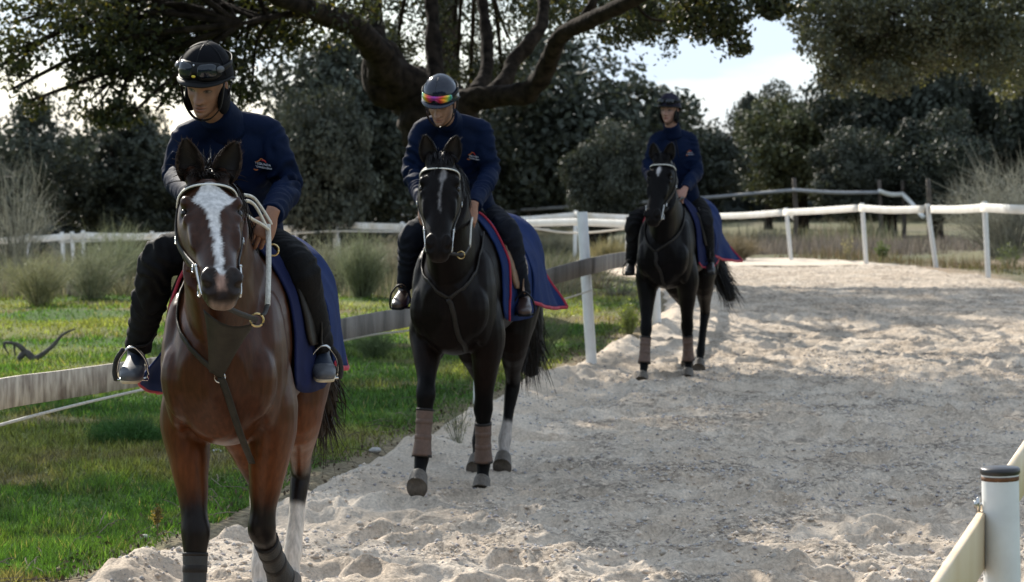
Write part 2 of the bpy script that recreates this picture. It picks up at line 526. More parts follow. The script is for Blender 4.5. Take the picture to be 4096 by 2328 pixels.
m = bpy.data.materials.new("riding_sand"); m.use_nodes = True; MATS["sand"] = m
t = m.node_tree; b = t.nodes["Principled BSDF"]; lk = t.links.new
gz = t.nodes.new("ShaderNodeTexCoord")
def noise(sc, det, vec=None, rough=0.55):
    n = t.nodes.new("ShaderNodeTexNoise"); n.inputs['Scale'].default_value = sc; n.inputs['Detail'].default_value = det; n.inputs['Roughness'].default_value = rough
    lk(gz.outputs['Object'], n.inputs['Vector']); return n
def ramp(a, ca, bpos, cb):
    r = t.nodes.new("ShaderNodeValToRGB"); r.color_ramp.elements[0].position = a; r.color_ramp.elements[0].color = ca
    r.color_ramp.elements[1].position = bpos; r.color_ramp.elements[1].color = cb; return r
nA = noise(1.3, 5); rA = ramp(0.35, (0.58, 0.475, 0.37, 1), 0.65, (0.69, 0.595, 0.49, 1))
lk(nA.outputs['Fac'], rA.inputs['Fac'])
nB = noise(23, 7, rough=0.74); rB = ramp(0.44, (0.29, 0.288, 0.292, 1), 0.58, (1.0, 0.985, 0.965, 1))       # grey fibre mixed in the sand
lk(nB.outputs['Fac'], rB.inputs['Fac'])
nC = noise(2.0, 4); rC = ramp(0.34, (0.25, 0.25, 0.25, 1), 0.54, (1, 1, 1, 1)); lk(nC.outputs['Fac'], rC.inputs['Fac'])
mB = t.nodes.new("ShaderNodeMixRGB"); mB.blend_type = 'MULTIPLY'
vc = t.nodes.new("ShaderNodeVertexColor"); vc.layer_name = "Col"
iv = t.nodes.new("ShaderNodeMath"); iv.operation = 'MULTIPLY_ADD'; iv.inputs[1].default_value = -0.97; iv.inputs[2].default_value = 1.0; lk(vc.outputs['Color'], iv.inputs[0])
ml = t.nodes.new("ShaderNodeMath"); ml.operation = 'MULTIPLY'; lk(rC.outputs['Color'], ml.inputs[0]); lk(iv.outputs[0], ml.inputs[1])
lk(ml.outputs[0], mB.inputs['Fac']); lk(rA.outputs['Color'], mB.inputs['Color1']); lk(rB.outputs['Color'], mB.inputs['Color2'])
nD = noise(60, 5, rough=0.7); rD = ramp(0.3, (0.66, 0.66, 0.67, 1), 0.62, (1.15, 1.15, 1.14, 1)); lk(nD.outputs['Fac'], rD.inputs['Fac'])
mD = t.nodes.new("ShaderNodeMixRGB"); mD.blend_type = 'MULTIPLY'; mD.inputs['Fac'].default_value = 1
lk(mB.outputs['Color'], mD.inputs['Color1']); lk(rD.outputs['Color'], mD.inputs['Color2'])
lk(mD.outputs['Color'], b.inputs['Base Color'])
b.inputs['Roughness'].default_value = 0.95; b.inputs['Specular IOR Level'].default_value = 0.15
bp = t.nodes.new("ShaderNodeBump"); bp.inputs['Strength'].default_value = 0.7; bp.inputs['Distance'].default_value = 0.02
nE = noise(42, 6, rough=0.75); lk(nE.outputs['Fac'], bp.inputs['Height']); lk(bp.outputs['Normal'], b.inputs['Normal'])
sand = g.build("sand_track", m)
set_tags(sand, kind="structure")
SX, SY, SZ = x.reshape(nr, nc), y.reshape(nr, nc), z.reshape(nr, nc)
def sand_z(px, py):
    """height of the sand sheet at points"""
    px = np.atleast_1d(px); py = np.atleast_1d(py)
    r = np.clip(np.searchsorted(vr, py) - 1, 0, nr - 2); f = (py - vr[r]) / (vr[r + 1] - vr[r])
    xi, xo = xat(DI, py), xat(DO, py)
    c = np.clip((px - xi) / (xo - xi) * (NU - 1), 0, NU - 1.001); c0 = c.astype(int); fc = c - c0
    z0 = SZ[r, c0] * (1 - fc) + SZ[r, c0 + 1] * fc; z1 = SZ[r + 1, c0] * (1 - fc) + SZ[r + 1, c0 + 1] * fc
    return z0 * (1 - f) + z1 * f

# loose clods and grey fibre lumps lying on the sand
def clods(n, rng, y0, y1, pw, smin, smax, cols):
    yy = y0 + (y1 - y0) * rng.random(n) ** pw
    uu = rng.random(n)
    xi, xo = xat(DI, yy), xat(DO, yy)
    xx = xi + 0.2 + uu * (xo - xi - 0.3)
    # lumps lie in drifts, not evenly
    keep = fbm(np.column_stack([xx, yy]) * 1.6, 3, 77) + 0.35 * rng.standard_normal(n) > -0.1
    xx, yy = xx[keep], yy[keep]; n = len(xx)
    sz = smin + (smax - smin) * rng.random(n) ** 3
    base = np.array([(1, 0, 0), (-1, 0, 0), (0, 1, 0), (0, -1, 0), (0, 0, 1), (0, 0, -1)], float)
    T = np.array([(0, 2, 4), (2, 1, 4), (1, 3, 4), (3, 0, 4), (2, 0, 5), (1, 2, 5), (3, 1, 5), (0, 3, 5)])
    an = rng.random(n) * pi
    B = base[None] * (0.6 + 0.8 * rng.random((n, 6, 1)))
    B[..., 2] *= 0.7
    R = np.stack([np.stack([np.cos(an), -np.sin(an)], 1), np.stack([np.sin(an), np.cos(an)], 1)], 1)
    B[..., :2] = np.einsum('nij,nkj->nki', R, B[..., :2])
    P = B * sz[:, None, None]
    P[..., 0] += xx[:, None]; P[..., 1] += yy[:, None]; P[..., 2] += (sand_z(xx, yy) + sz * 0.15)[:, None]
    ci = rng.integers(0, len(cols), n); C = np.array(cols)[ci] * (0.75 + 0.5 * rng.random((n, 1)))
    return P.reshape(-1, 3), (T[None] + 6 * np.arange(n)[:, None, None]).reshape(-1, 3), np.repeat(C, 6, 0)
g = Geo()
rr = np.random.default_rng(11)
Pv, T, C = clods(80000, rr, 7.0, 26, 1.5, 0.003, 0.017, [(0.62, 0.53, 0.43), (0.60, 0.51, 0.42), (0.52, 0.45, 0.38), (0.44, 0.42, 0.41), (0.36, 0.35, 0.35), (0.40, 0.36, 0.35)])
g.add(Pv, None, T, C)
Pv, T, C = clods(4500, rr, 6.6, 16, 1.3, 0.008, 0.026, [(0.58, 0.49, 0.40), (0.56, 0.48, 0.40), (0.50, 0.45, 0.39)])
g.add(Pv, None, T, C)
set_tags(g.build("sand_clods", mat("clod", (1, 1, 1), 0.95, 0.2, 40, attr=True, spec=0.1)), kind="stuff")
# ------------------------------------------------------------------ vegetation
LEAFSHAPE = np.array([(0, -1.0, 0), (.52, -.05, .10), (0, 1.0, .0), (-.52, -.05, .10)])
def leaves(P, size, rng, col, tilt=None, var=.35, N=None):
    """rhombic folded leaves at points P, size (half length); returns V, Q, C"""
    n = len(P)
    q = rng.standard_normal((n, 3)); 
    if N is not None: q = q * .75 + N * 1.0
    q /= np.linalg.norm(q, axis=1)[:, None]
    r = rng.standard_normal((n, 3)); r -= (r * q).sum(1)[:, None] * q; r /= np.linalg.norm(r, axis=1)[:, None]
    s = np.cross(q, r)
    sz = (size * (0.65 + .7 * rng.random(n)))[:, None, None]
    L_ = LEAFSHAPE
    V = P[:, None] + sz * (s[:, None] * L_[None, :, :1] + r[:, None] * L_[None, :, 1:2] + q[:, None] * L_[None, :, 2:])
    C = np.asarray(col) * (1 + var * (2 * rng.random((n, 1)) - 1))
    Q = np.arange(n * 4).reshape(-1, 4)
    return V.reshape(-1, 3), Q, np.repeat(C, 4, 0)

def clump_points(c, r, n, rng, seed=0, shell=.45, gap=.0, gs=1.6):
    d = rng.standard_normal((n, 3)); d /= np.linalg.norm(d, axis=1)[:, None]
    k = (shell + (1 - shell) * rng.random(n)) ** .6
    lump = 1 + .38 * fbm(d * 1.9 + np.asarray(c) * .7, 3, seed)
    P = d * (k * lump)[:, None] * np.asarray(r, float) + np.asarray(c, float)
    if gap > -5:
        keep = fbm(P * gs, 3, seed + 5) + .18 * rng.standard_normal(n) > gap
        return P[keep], d[keep]
    return P, d

# --- the great holm oak over the riders
rg = np.random.default_rng(42)
YO = 33.0
oak = empty("oak_tree", tuple(np.array([W(452, 240, YO)[0], YO, 0.0])))
set_tags(oak, "great spreading holm oak with thick forking limbs behind the second rider", "tree")
oo = np.array(oak.location)
g = Geo()
TW = []
def limb(pts, r, seed=0, n=18, sub=6):
    """pts: (px, py, depth offset); r in px"""
    P = np.array([W(a, b, YO + c) - oo for a, b, c in pts]); R = np.array(r) * .88 / (F / YO)
    D = catmull(np.column_stack([P, R]), sub)
    V, Q, T = loft(D[:, :3], D[:, 3], D[:, 3] * .95, side=(.2, 1, .1), n=n, sub=1)
    ax = np.repeat(D[:, :3], n, 0); ax = np.vstack([ax, D[:1, :3], D[-1:, :3]]); rr_ = np.r_[np.repeat(D[:, 3], n), D[0, 3], D[-1, 3]]
    dv = V - ax; dv /= np.linalg.norm(dv, axis=1)[:, None] + 1e-9
    V = V + dv * (rr_ * (.20 * fbm(V * 3.2, 3, seed) + .16 * fbm(V * np.array([11, 11, 5]), 2, seed + 1)))[:, None]
    g.add(V, Q, T)
    TW.extend(list(D[len(D) // 3:, :3]))
    return D
limb([(452, 335, 0), (452, 312, 0), (452, 275, 0), (451, 215, 0), (446, 165, 0), (440, 120, 0), (432, 95, 0)], [62, 50, 39, 35, 36, 42, 34], 1)
limb([(440, 125, 0), (418, 100, .1), (392, 76, -.2), (376, 50, -.6), (356, 30, -1.2), (322, 14, -2.0), (285, 0, -3.0), (230, -22, -4), (170, -45, -5)], [34, 31, 22, 17, 14, 11, 9, 7, 4], 2)
limb([(378, 84, -.2), (374, 60, 0), (376, 30, .3), (372, 0, .6), (368, -40, 1.2), (350, -90, 2)], [14, 14, 11, 10, 9, 6], 3)
limb([(430, 105, .3), (434, 70, .6), (433, 30, .9), (430, -5, 1.2), (424, -60, 2), (410, -120, 3)], [16, 11, 9.5, 9, 8, 5], 4)
limb([(475, 95, .5), (486, 72, .9), (487, 38, 1.3), (482, 0, 1.7), (476, -50, 2.5), (470, -110, 3)], [13, 8.5, 7, 6.5, 6, 4], 5)
limb([(450, 118, -.2), (470, 102, -.3), (498, 97, -.5), (525, 93, -.8), (540, 78, -1), (550, 58, -1.2), (556, 42, -1.5), (571, 29, -1.8), (600, 16, -2.4), (640, -4, -3.2), (690, -30, -4), (750, -60, -5)], [24, 18, 14, 13, 11.5, 10, 10.5, 8.5, 8, 7.5, 6, 4], 6)
limb([(487, 99, -.2), (505, 80, 0), (513, 62, .2), (528, 45, .3), (541, 26, .5), (544, 0, .8), (548, -40, 1.4), (565, -100, 2)], [12, 10, 9, 8.5, 7.5, 6.5, 6, 4], 7)
limb([(574, 28, -1.8), (592, 6, -2.0), (598, -20, -1.6), (620, -70, -1)], [6, 5, 5, 3], 8)
limb([(326, 16, -2), (296, 14, -2.4), (268, 18, -2.9), (240, 24, -3.5)], [5, 4, 3.4, 2], 9)
limb([(420, 70, .4), (418, 108, 0), (430, 118, 0)], [8, 20, 20], 10)
# swollen burl on the left of the fork
V_, Q_, T_ = ellipsoid(W(386, 78, YO) - oo, (.26, .3, .40), nu=20, nv=14); V_ = V_ + (V_ - (W(386, 78, YO) - oo)) * (.25 * fbm(V_ * 4, 3, 3))[:, None]; g.add(V_, Q_, T_)
# crown: clumps of foliage (px, py, depth, rx, ry, rz in metres, leaves, gap)
CL = [(28, 18, -3, .75, .9, .8, 1500, -.02), (70, 6, -2, .6, 1, .36, 1000, -.1), (112, 25, -3, .75, 1, .5, 2000, -.25), (95, 55, -3, .34, .6, .34, 800, -.15), (100, 92, -3, .34, .5, .45, 1300, -.25), (145, 15, -2, .9, 1, .7, 3600, -.5),
      (150, 50, -3, .65, .8, .50, 2100, -.28), (168, 84, -3, .42, .6, .36, 800, -.06), (112, 112, -3.2, .36, .4, .24, 1000, -.2), (132, 72, -3, .30, .5, .40, 600, -.05), (124, 122, -3.2, .18, .3, .12, 260, -.1), (160, 105, -3, .22, .4, .2, 260, 0), (85, 70, -3, .25, .4, .4, 600, -.15), (190, 20, -2, .8, 1, .7, 3300, -.5),
      (215, 45, -2.5, .7, .8, .5, 2300, -.3), (235, 72, -2.5, .42, .6, .36, 1000, -.15), (252, 92, -2.5, .22, .4, .20, 330, -.08), (240, 96, -2.6, .20, .4, .24, 340, -.06), (196, 70, -2.6, .36, .5, .3, 600, -.08), (255, 12, -2, .9, 1, .55, 2700, -.3), (262, 52, -2.4, .36, .6, .28, 480, .04),
      (300, 25, -1.5, .7, 1, .40, 1600, -.1), (340, 8, -1, .6, .8, .35, 1200, -.1), (290, 38, -2, .36, .5, .2, 420, 0),
      (400, 20, 2.2, .65, .8, .7, 1500, -.05), (395, 55, 2.4, .35, .8, .45, 600, .0), (412, -5, 2, .8, .8, .4, 1500, -.2), (455, 20, 2.6, .7, .9, .6, 1500, -.05), (458, 60, 2.8, .55, .8, .5, 1100, -.02), (470, 85, 3, .5, .7, .35, 700, 0), (505, 30, 2.6, .6, .8, .5, 1100, .0), (502, 70, 2.8, .35, .8, .4, 600, .0),
      (520, 8, 1.5, .6, .8, .35, 1000, -.1), (560, 5, 0, .7, .9, .35, 1200, -.15), (600, 2, -1, .8, 1, .30, 1300, -.15), (635, 15, -2, .55, .8, .42, 1500, -.25), (650, 35, -2, .4, .6, .3, 800, -.1), (668, 8, -2.5, .6, .8, .35, 1400, -.25), (618, 30, -1.2, .4, .6, .25, 500, .0),
      (705, 5, -3, .5, .7, .35, 1300, -.3), (715, 22, -3, .36, .5, .26, 800, -.25), (728, 38, -3, .26, .4, .24, 500, -.2), (740, 49, -3, .14, .2, .10, 140, -.2), (700, 30, -3, .2, .3, .2, 260, -.1), (688, 20, -2.8, .3, .4, .2, 420, -.1), (770, 5, -3.5, .28, .4, .16, 420, -.2), (785, 1, -3.5, .3, .4, .14, 360, -.2), (773, 15, -3.5, .12, .2, .07, 120, -.2), (740, -14, -3, .6, .7, .3, 1200, -.2),
      (15, 50, -3, .4, .5, .5, 600, .08), (20, 85, -3, .36, .4, .40, 800, -.02), (32, 100, -3, .2, .3, .2, 300, 0), (8, 62, -3, .4, .5, .5, 900, -.05)]
gl = Geo()
def oakcol(n, rng):
    a = rng.random((n, 1))
    c = np.array([.034, .044, .023]) * (1 - a) + np.array([.060, .068, .032]) * a
    y = rng.random((n, 1)) < .07
    return np.where(y, np.array([.15, .13, .04]), c)
CL = [((px, py, dd, rx, ry, rz, int(n * .72), gap + .10) if px < 262 and py > 40 else (px, py, dd, rx, ry, rz, n, gap)) for px, py, dd, rx, ry, rz, n, gap in CL]
CL = [((px, py, dd + 6, rx * 1.18, ry, rz * 1.18, int(n * 1.35), gap) if 395 <= px <= 668 else (px, py, dd, rx, ry, rz, n, gap)) for px, py, dd, rx, ry, rz, n, gap in CL]
for q, (px, py, dd, rx, ry, rz, n, gap) in enumerate(CL):
    c = W(px, py, YO + dd) - oo
    P, N = clump_points(c, (rx, ry, rz), int(n * 1.35), rg, q * 7, .25, gap + .06, 2.5)
    V, Q, C = leaves(P, .038, rg, (1, 1, 1), N=N * .5)
    C = C * np.repeat(oakcol(len(P), rg), 4, 0); gl.add(V, Q, None, C)
# outer twigs reaching into the clumps
Tw = np.array(TW)
for q, (px, py, dd, rx, ry, rz, n, gap) in enumerate(CL):
    c = W(px, py, YO + dd) - oo
    k = np.argmin(np.linalg.norm(Tw - c, axis=1) + 3 * np.maximum(0, Tw[:, 2] * 0)); s_ = Tw[k]
    m_ = (s_ + c) / 2 + np.array([0, 0, .25]) + rg.standard_normal(3) * .15
    L_ = np.linalg.norm(s_ - c); r0 = min(.05, .014 + .012 * L_)
    g.add(*loft([s_, m_, c, c + (c - m_) / np.linalg.norm(c - m_) * min(rx, rz) * .4], [r0, r0 * .7, r0 * .45, .004], n=6, sub=4, side=(0.3, 1, .2)))
    for _ in range(5):
        e = c + rg.standard_normal(3) * np.array([rx, ry, rz]) * .38; g.add(*loft([c * .8 + m_ * .2, (c + e) / 2 + rg.standard_normal(3) * .06, e], [.011, .008, .003], n=5, sub=3, side=(.3, 1, .2)))
# the crown above the picture: it throws the shade on the track
SH = [(-9.5, 26.2, 6.2, 2.4), (-7, 26, 6.8, 2.8), (-4.3, 26, 6.9, 2.8), (-1.5, 27, 7.0, 2.8), (1.0, 28, 7.2, 2.6), (3.2, 29, 7.0, 2.2), (-8.5, 29, 7.0, 2.8), (-5.5, 30, 7.8, 2.8), (-2.6, 31, 8.3, 2.6), (.4, 32.0, 8.2, 2.4), (-6.4, 33, 7.6, 2.4), (-3.5, 34, 8.5, 2.2),
      (-11.5, 27.5, 6.0, 2.2), (-5.5, 25.6, 5.8, 1.9), (-2.6, 24.7, 6.0, 2.0), (.3, 25.3, 6.2, 2.0), (2.8, 26.2, 6.3, 1.9)]
for q, (x_, y_, z_, r_) in enumerate(SH):
    c = np.array([x_, y_, z_]) - oo
    P, N = clump_points(c, (r_, r_, r_ * .45), 6800, rg, 300 + q, .2, -.55, .8)
    V, Q, C = leaves(P, .060, rg, (1, 1, 1), N=N * .5)
    gl.add(V, Q, None, C * np.repeat(oakcol(len(P), rg), 4, 0))
    hi = Tw[Tw[:, 2] > CAM_H + .064 * (Tw[:, 1] + oo[1]) + .25]; k = np.argmin(np.linalg.norm(hi - c, axis=1)); s_ = hi[k]
    g.add(*loft([s_, (s_ + c) / 2 + np.array([0, 0, .5]), c], [.09, .07, .03], n=8, sub=5, side=(.3, 1, .2)))
g.build("trunk", M_bark, oak)
gl.build("crown", M_leaf, oak, smooth=False)

# --- background trees: a few built kinds, copied
# a tall oak hidden behind the great one; its high crown shades the track further back
ok = empty("oak_tree", (-1.15, 47.0, float(terrain(-1.15, 47)))); set_tags(ok, "tall oak standing directly behind the trunk of the great holm oak", "tree")
ob = np.array(ok.location); gk, gkl = Geo(), Geo()
gk.add(*loft([(0, 0, -.3), (.02, 0, 2), (-.05, 0, 4.2), (.0, 0, 6.5), (.2, 0, 8.2)], [.36, .30, .24, .16, .06], n=12, sub=5, side=(1, 0, 0)))
for q, (x_, y_, z_, r_) in enumerate(((-2.6, 45.5, 8.0, 2.3), (.2, 46, 8.6, 2.4), (2.6, 47, 8.2, 2.2), (-1.2, 49.5, 8.8, 2.4), (1.6, 50, 8.6, 2.2), (-3.8, 48.5, 8.3, 2.0), (3.9, 49, 8.0, 1.8))):
    c = np.array([x_, y_, z_]) - ob
    P, N = clump_points(c, (r_, r_, r_ * .42), 4200, rg, 500 + q, .2, -.6, .8)
    V, Q, C = leaves(P, .075, rg, (1, 1, 1), N=N * .5); gkl.add(V, Q, None, C * np.repeat(oakcol(len(P), rg), 4, 0))
    gk.add(*loft([np.array([0, 0, 5.0]), (np.array([0, 0, 5.0]) + c) / 2, c], [.12, .08, .04], n=7, sub=4, side=(.3, 1, .2)))
gk.build("trunk", M_bark, ok); gkl.build("crown", M_leaf, ok, smooth=False)

def tree_proto(seed, n_sub, per, size, tone, w=1.0, gapv=-.35, trunk_h=.34):
    r_ = np.random.default_rng(seed); gt, gc = Geo(), Geo()
    tp = [(0, 0, -.06), (.02, .0, .12), (-.03, .02, trunk_h), (.02, 0, .55)]
    gt.add(*loft(tp, [.055, .042, .036, .02], n=10, sub=3, side=(1, 0, 0)))
    for _ in range(7):
        a = r_.uniform(0, 2 * pi); e = np.array([cos(a) * r_.uniform(.2, .36), sin(a) * r_.uniform(.2, .36), r_.uniform(.5, .82)])
        gt.add(*loft([(0, 0, trunk_h * .9), e * .5 + np.array([0, 0, .16]), e], [.024, .016, .006], n=7, sub=3, side=(1, 0, .1)))
    for q in range(n_sub):
        d = r_.standard_normal(3); d /= np.linalg.norm(d)
        c = d * np.array([.36 * w, .36 * w, .34]) * r_.uniform(.42, 1.14) + np.array([0, 0, .58])
        if c[2] < .16: c[2] = .16 + .1 * r_.random()
        rr_ = r_.uniform(.085, .18)
        P, N = clump_points(c, (rr_ * 1.1, rr_ * 1.1, rr_ * .85), per, r_, seed + q, .45, gapv, 9)
        V, Q, C = leaves(P, size, r_, np.array(tone) * r_.uniform(.8, 1.25), N=N)
        gc.add(V, Q, None, C)
    me = []
    for nm, gg, mm in (("trunk", gt, M_bark), ("crown", gc, M_leafbg)):
        o = gg.build(nm, mm, smooth=False); me.append(o.data); bpy.data.objects.remove(o)
    return me
dark, mid, olive, pale = (.052, .060, .046), (.066, .073, .056), (.084, .090, .048), (.060, .070, .046)
PR = [tree_proto(1, 60, 700, .0175, dark, gapv=-.6), tree_proto(2, 62, 660, .0175, mid, 1.15, gapv=-.6), tree_proto(3, 58, 640, .0175, olive, 1.0, gapv=-.6), tree_proto(4, 46, 440, .0165, dark, 1.1, -.15)]
def put_tree(proto, px0, px1, pytop, Y, label, zb=None, trunk=True, rot=None, wide=None, group="oaks beyond the track fence"):
    xc = W((px0 + px1) / 2, 200, Y)[0]; wd = (px1 - px0) / F * Y; zt = W(512, pytop, Y)[2]
    z0 = float(np.ravel(terrain(xc, Y))[0]) if zb is None else zb
    h_ = zt - z0
    e = empty("oak_tree", (xc, Y, z0), rg.uniform(0, 6.28) if rot is None else rot)
    e.scale = (wd / .90, wd / .90, h_ / .98)
    set_tags(e, label, "tree", group)
    for nm, me in zip(("trunk", "crown"), PR[proto]):
        o = bpy.data.objects.new(nm, me); COLL.objects.link(o); o.parent = e
    return e
put_tree(3, -60, 84, 94, 74, "dark oak with gaps in its crown at the far end of the long white fence")
put_tree(0, 45, 205, 118, 78, "broad dark oak behind the first rider, over a grassy clearing")
put_tree(1, 118, 178, 112, 118, "small hazy oak showing over the broad dark oak behind the first rider")
put_tree(0, 268, 450, 38, 74, "tall round oak between the first and second riders")
put_tree(1, 268, 370, 92, 70, "lower bushy oak in front of the tall round oak between two riders")
put_tree(3, 470, 700, 26, 84, "tall dark oak between the second rider and the third rider")
put_tree(0, 420, 600, 80, 86, "dark oak seen through the forking limbs of the great holm oak")
put_tree(1, 560, 650, 124, 76, "round grey-green oak just beside the upright third rider")
put_tree(0, 600, 745, 112, 90, "dark oak with a sloping crown behind the upright third rider")
put_tree(0, 725, 812, 94, 112, "small dark oak standing alone below the gap of open sky")
put_tree(2, 738, 865, 101, 96, "olive green oak beside the gap of open sky")
put_tree(0, 815, 965, 42, 88, "large dark oak behind the wooden posts of the old paddock fence")
put_tree(1, 812, 905, 130, 84, "low leafy oak touching the broken rail of the paddock fence")
put_tree(1, 905, 1085, 2, 92, "tallest dark oak behind the pale broom bush")
put_tree(0, 880, 1000, 120, 83, "dark low oak between the wooden posts and the pale broom bush")
put_tree(0, 1000, 1130, 70, 86, "dark oak at the edge of the picture past the end of the far fence") if False else put_tree(0, 985, 1120, 40, 84, "dark oak beyond the pale broom bush, its crown cut by the picture edge")
# the near oak hanging in from the right: brighter leaves
YR = 44.0
oak2 = empty("oak_tree", (15.0, YR, float(terrain(15, YR)))); set_tags(oak2, "leafy oak whose light-flecked branches hang in over the track from the side", "tree")
o2 = np.array(oak2.location); g2, gt2 = Geo(), Geo()
gt2.add(*loft([np.array([0, 0, -.3]), (0.1, 0, 1.2), (-.2, 0, 3.2), (-1.2, -.4, 5.0), (-3.0, -.6, 6.0)], [.5, .42, .38, .26, .12], n=16, sub=5, side=(0, 1, 0)))
for k_ in ((815, 25), (860, 40), (900, 30), (950, 50), (1000, 40)):
    c = W(*k_, YR) - o2; gt2.add(*loft([np.array([-.6, -.2, 4.2]), (np.array([-.6, -.2, 4.2]) + c) / 2 + np.array([0, 0, .6]), c], [.14, .09, .02], n=8, sub=5, side=(0, 1, 0)))
CR = [(822, 20, .62, .55, 2100, -.2), (850, 10, .8, .5, 2300, -.3), (815, 45, .38, .32, 800, -.15), (838, 50, .6, .5, 2000, -.3), (832, 75, .32, .28, 700, -.2), (846, 82, .28, .3, 620, -.2), (870, 30, .8, .6, 2600, -.35), (868, 62, .6, .45, 1700, -.3), (905, 12, .9, .6, 2600, -.3), (905, 45, .7, .5, 2000, -.25), (892, 78, .5, .3, 1000, -.15),
      (945, 15, .9, .7, 2600, -.3), (940, 50, .7, .5, 1800, -.15), (985, 15, .9, .7, 2600, -.3), (975, 55, .7, .5, 1600, -.1), (1018, 20, .8, .8, 2300, -.25), (1015, 60, .6, .5, 1400, -.05), (930, -20, 1.6, .6, 3000, -.2), (1010, -25, 1.6, .6, 3000, -.2), (860, -20, 1.2, .5, 2400, -.3), (1050, 30, 1.2, 1.0, 2400, -.2), (1000, 85, .5, .3, 700, 0)]
for q, (px, py, rx, rz, n, gap) in enumerate(CR):
    c = W(px, py, YR + rg.uniform(-.8, .8)) - o2
    P, N = clump_points(c, (rx, rx, rz), int(n * 1.3), rg, 900 + q, .3, gap, 1.6)
    V, Q, C = leaves(P, .043, rg, (1, 1, 1), N=N * .6)
    a = rg.random((len(P), 1)); g2.add(V, Q, None, C * np.repeat(np.array([.080, .090, .060]) * (1 - a) + np.array([.140, .142, .095]) * a, 4, 0))
gt2.build("trunk", M_bark, oak2); g2.build("crown", M_leaf, oak2, smooth=False)

# --- a wood far behind closes the view; hills on the horizon
r_ = np.random.default_rng(8); gw = Geo()
n = 60000
a = r_.uniform(-.42, .42, n); Yw = r_.uniform(125, 165, n); Xw = a * Yw
hh = (4.4 + 1.5 * fbm(np.column_stack([Xw * .16, 0 * Xw]), 3, 5)) * np.sqrt(r_.random(n))
hh *= np.where((Xw / Yw > .062) & (Xw / Yw < .150), .50, 1)
P = np.column_stack([Xw, Yw, terrain(Xw, Yw) + hh])
V, Q, C = leaves(P, .42, r_, (.046, .054, .050)); gw.add(V, Q, None, C)
set_tags(gw.build("distant_wood", M_leafbg, smooth=False), kind="stuff")
# unseen wood added behind the camera, darkens what the coats reflect
n = 42000
Xw = r_.uniform(-34, 34, n); Yw = r_.uniform(-24, -15, n) + .004 * Xw ** 2
hh = (7.5 + 2.0 * fbm(np.column_stack([Xw * .16, 0 * Xw]), 3, 6)) * np.sqrt(r_.random(n))
gb = Geo(); V, Q, C = leaves(np.column_stack([Xw, Yw, hh]), .34, r_, (.046, .054, .050)); gb.add(V, Q, None, C)
set_tags(gb.build("unseen_wood", M_leafbg, smooth=False), kind="stuff")
xs = np.linspace(-900, 900, 160); V = []
for yy, k in ((900, 0), (1000, 1), (1400, 1)):
    for x_ in xs: V.append((x_, yy, -6 + k * (13 + 4 * sin(x_ * .006 + 1) + 2 * sin(x_ * .017))))
i = np.arange(2)[:, None] * 160; j = np.arange(159)[None]
set_tags(mesh_np("hills", V, np.stack([i + j, i + j + 1, i + 161 + j, i + 160 + j], -1).reshape(-1, 4), mat("hill", (.075, .10, .13), .95, .2, .02)), kind="structure")

# --- grass: short turf near, then dry tall grass beyond
def blades(P, h_, w_, rng, col, lean=.5):
    n = len(P); a = rng.uniform(0, 2 * pi, n); d = np.column_stack([np.cos(a), np.sin(a), 0 * a])
    b_ = rng.uniform(0, 2 * pi, n); ln = np.column_stack([np.cos(b_), np.sin(b_), 0 * b_]) * (lean * rng.random(n))[:, None]
    tip = P + (np.array([0, 0, 1]) + ln) * h_[:, None]
    V = np.stack([P - d * w_[:, None], P + d * w_[:, None], tip], 1).reshape(-1, 3)
    return V, np.arange(3 * n).reshape(-1, 3), np.repeat(col, 3, 0)
r_ = np.random.default_rng(12)
n = 340000
Yg = (9.0 ** -.9 + (42.0 ** -.9 - 9.0 ** -.9) * r_.random(n)) ** (-1 / .9)
Xg = -.26 * Yg + r_.random(n) * (.26 * Yg + np.minimum(xat(DI, Yg), .27 * Yg) + .1)
dI = xat(DI, Yg) - Xg
dens = fbm(np.column_stack([Xg, Yg]) * 1.3, 3, 17); bare = smooth01(fbm(np.column_stack([Xg, Yg]) * .9 + 40, 4, 33), .45, .95)
kp = (dI > .02 + .30 * r_.random(n) * (vnoise(np.column_stack([Xg, Yg]) * 2.0, 3) > -.2)) & (r_.random(n) > bare * .75) & (r_.random(n) < .72 + .4 * dens)
Xg, Yg, dens = Xg[kp], Yg[kp], dens[kp]; n = len(Xg)
P = np.column_stack([Xg, Yg, ground_z(Xg, Yg) - .004])
tuft = smooth01(fbm(np.column_stack([Xg, Yg]) * 2.6, 3, 23), .1, .8)
h_ = (.020 + .035 * r_.random(n) + .06 * tuft * r_.random(n)); w_ = .0034 * np.maximum(1, Yg / 12) * (0.7 + .7 * r_.random(n))
C = grass_tone(Xg, Yg) * 1.25 * (0.4 + 1.3 * r_.random((n, 1)) ** 1.5)
dr = (r_.random(n) < .03)[:, None]; C = np.where(dr, np.array([.30, .25, .13]), C)
ge = Geo(); V, T, C = blades(P, h_, w_, r_, C, 1.1); ge.add(V, None, T, C)
set_tags(ge.build("grass", M_blade, smooth=False), kind="stuff")
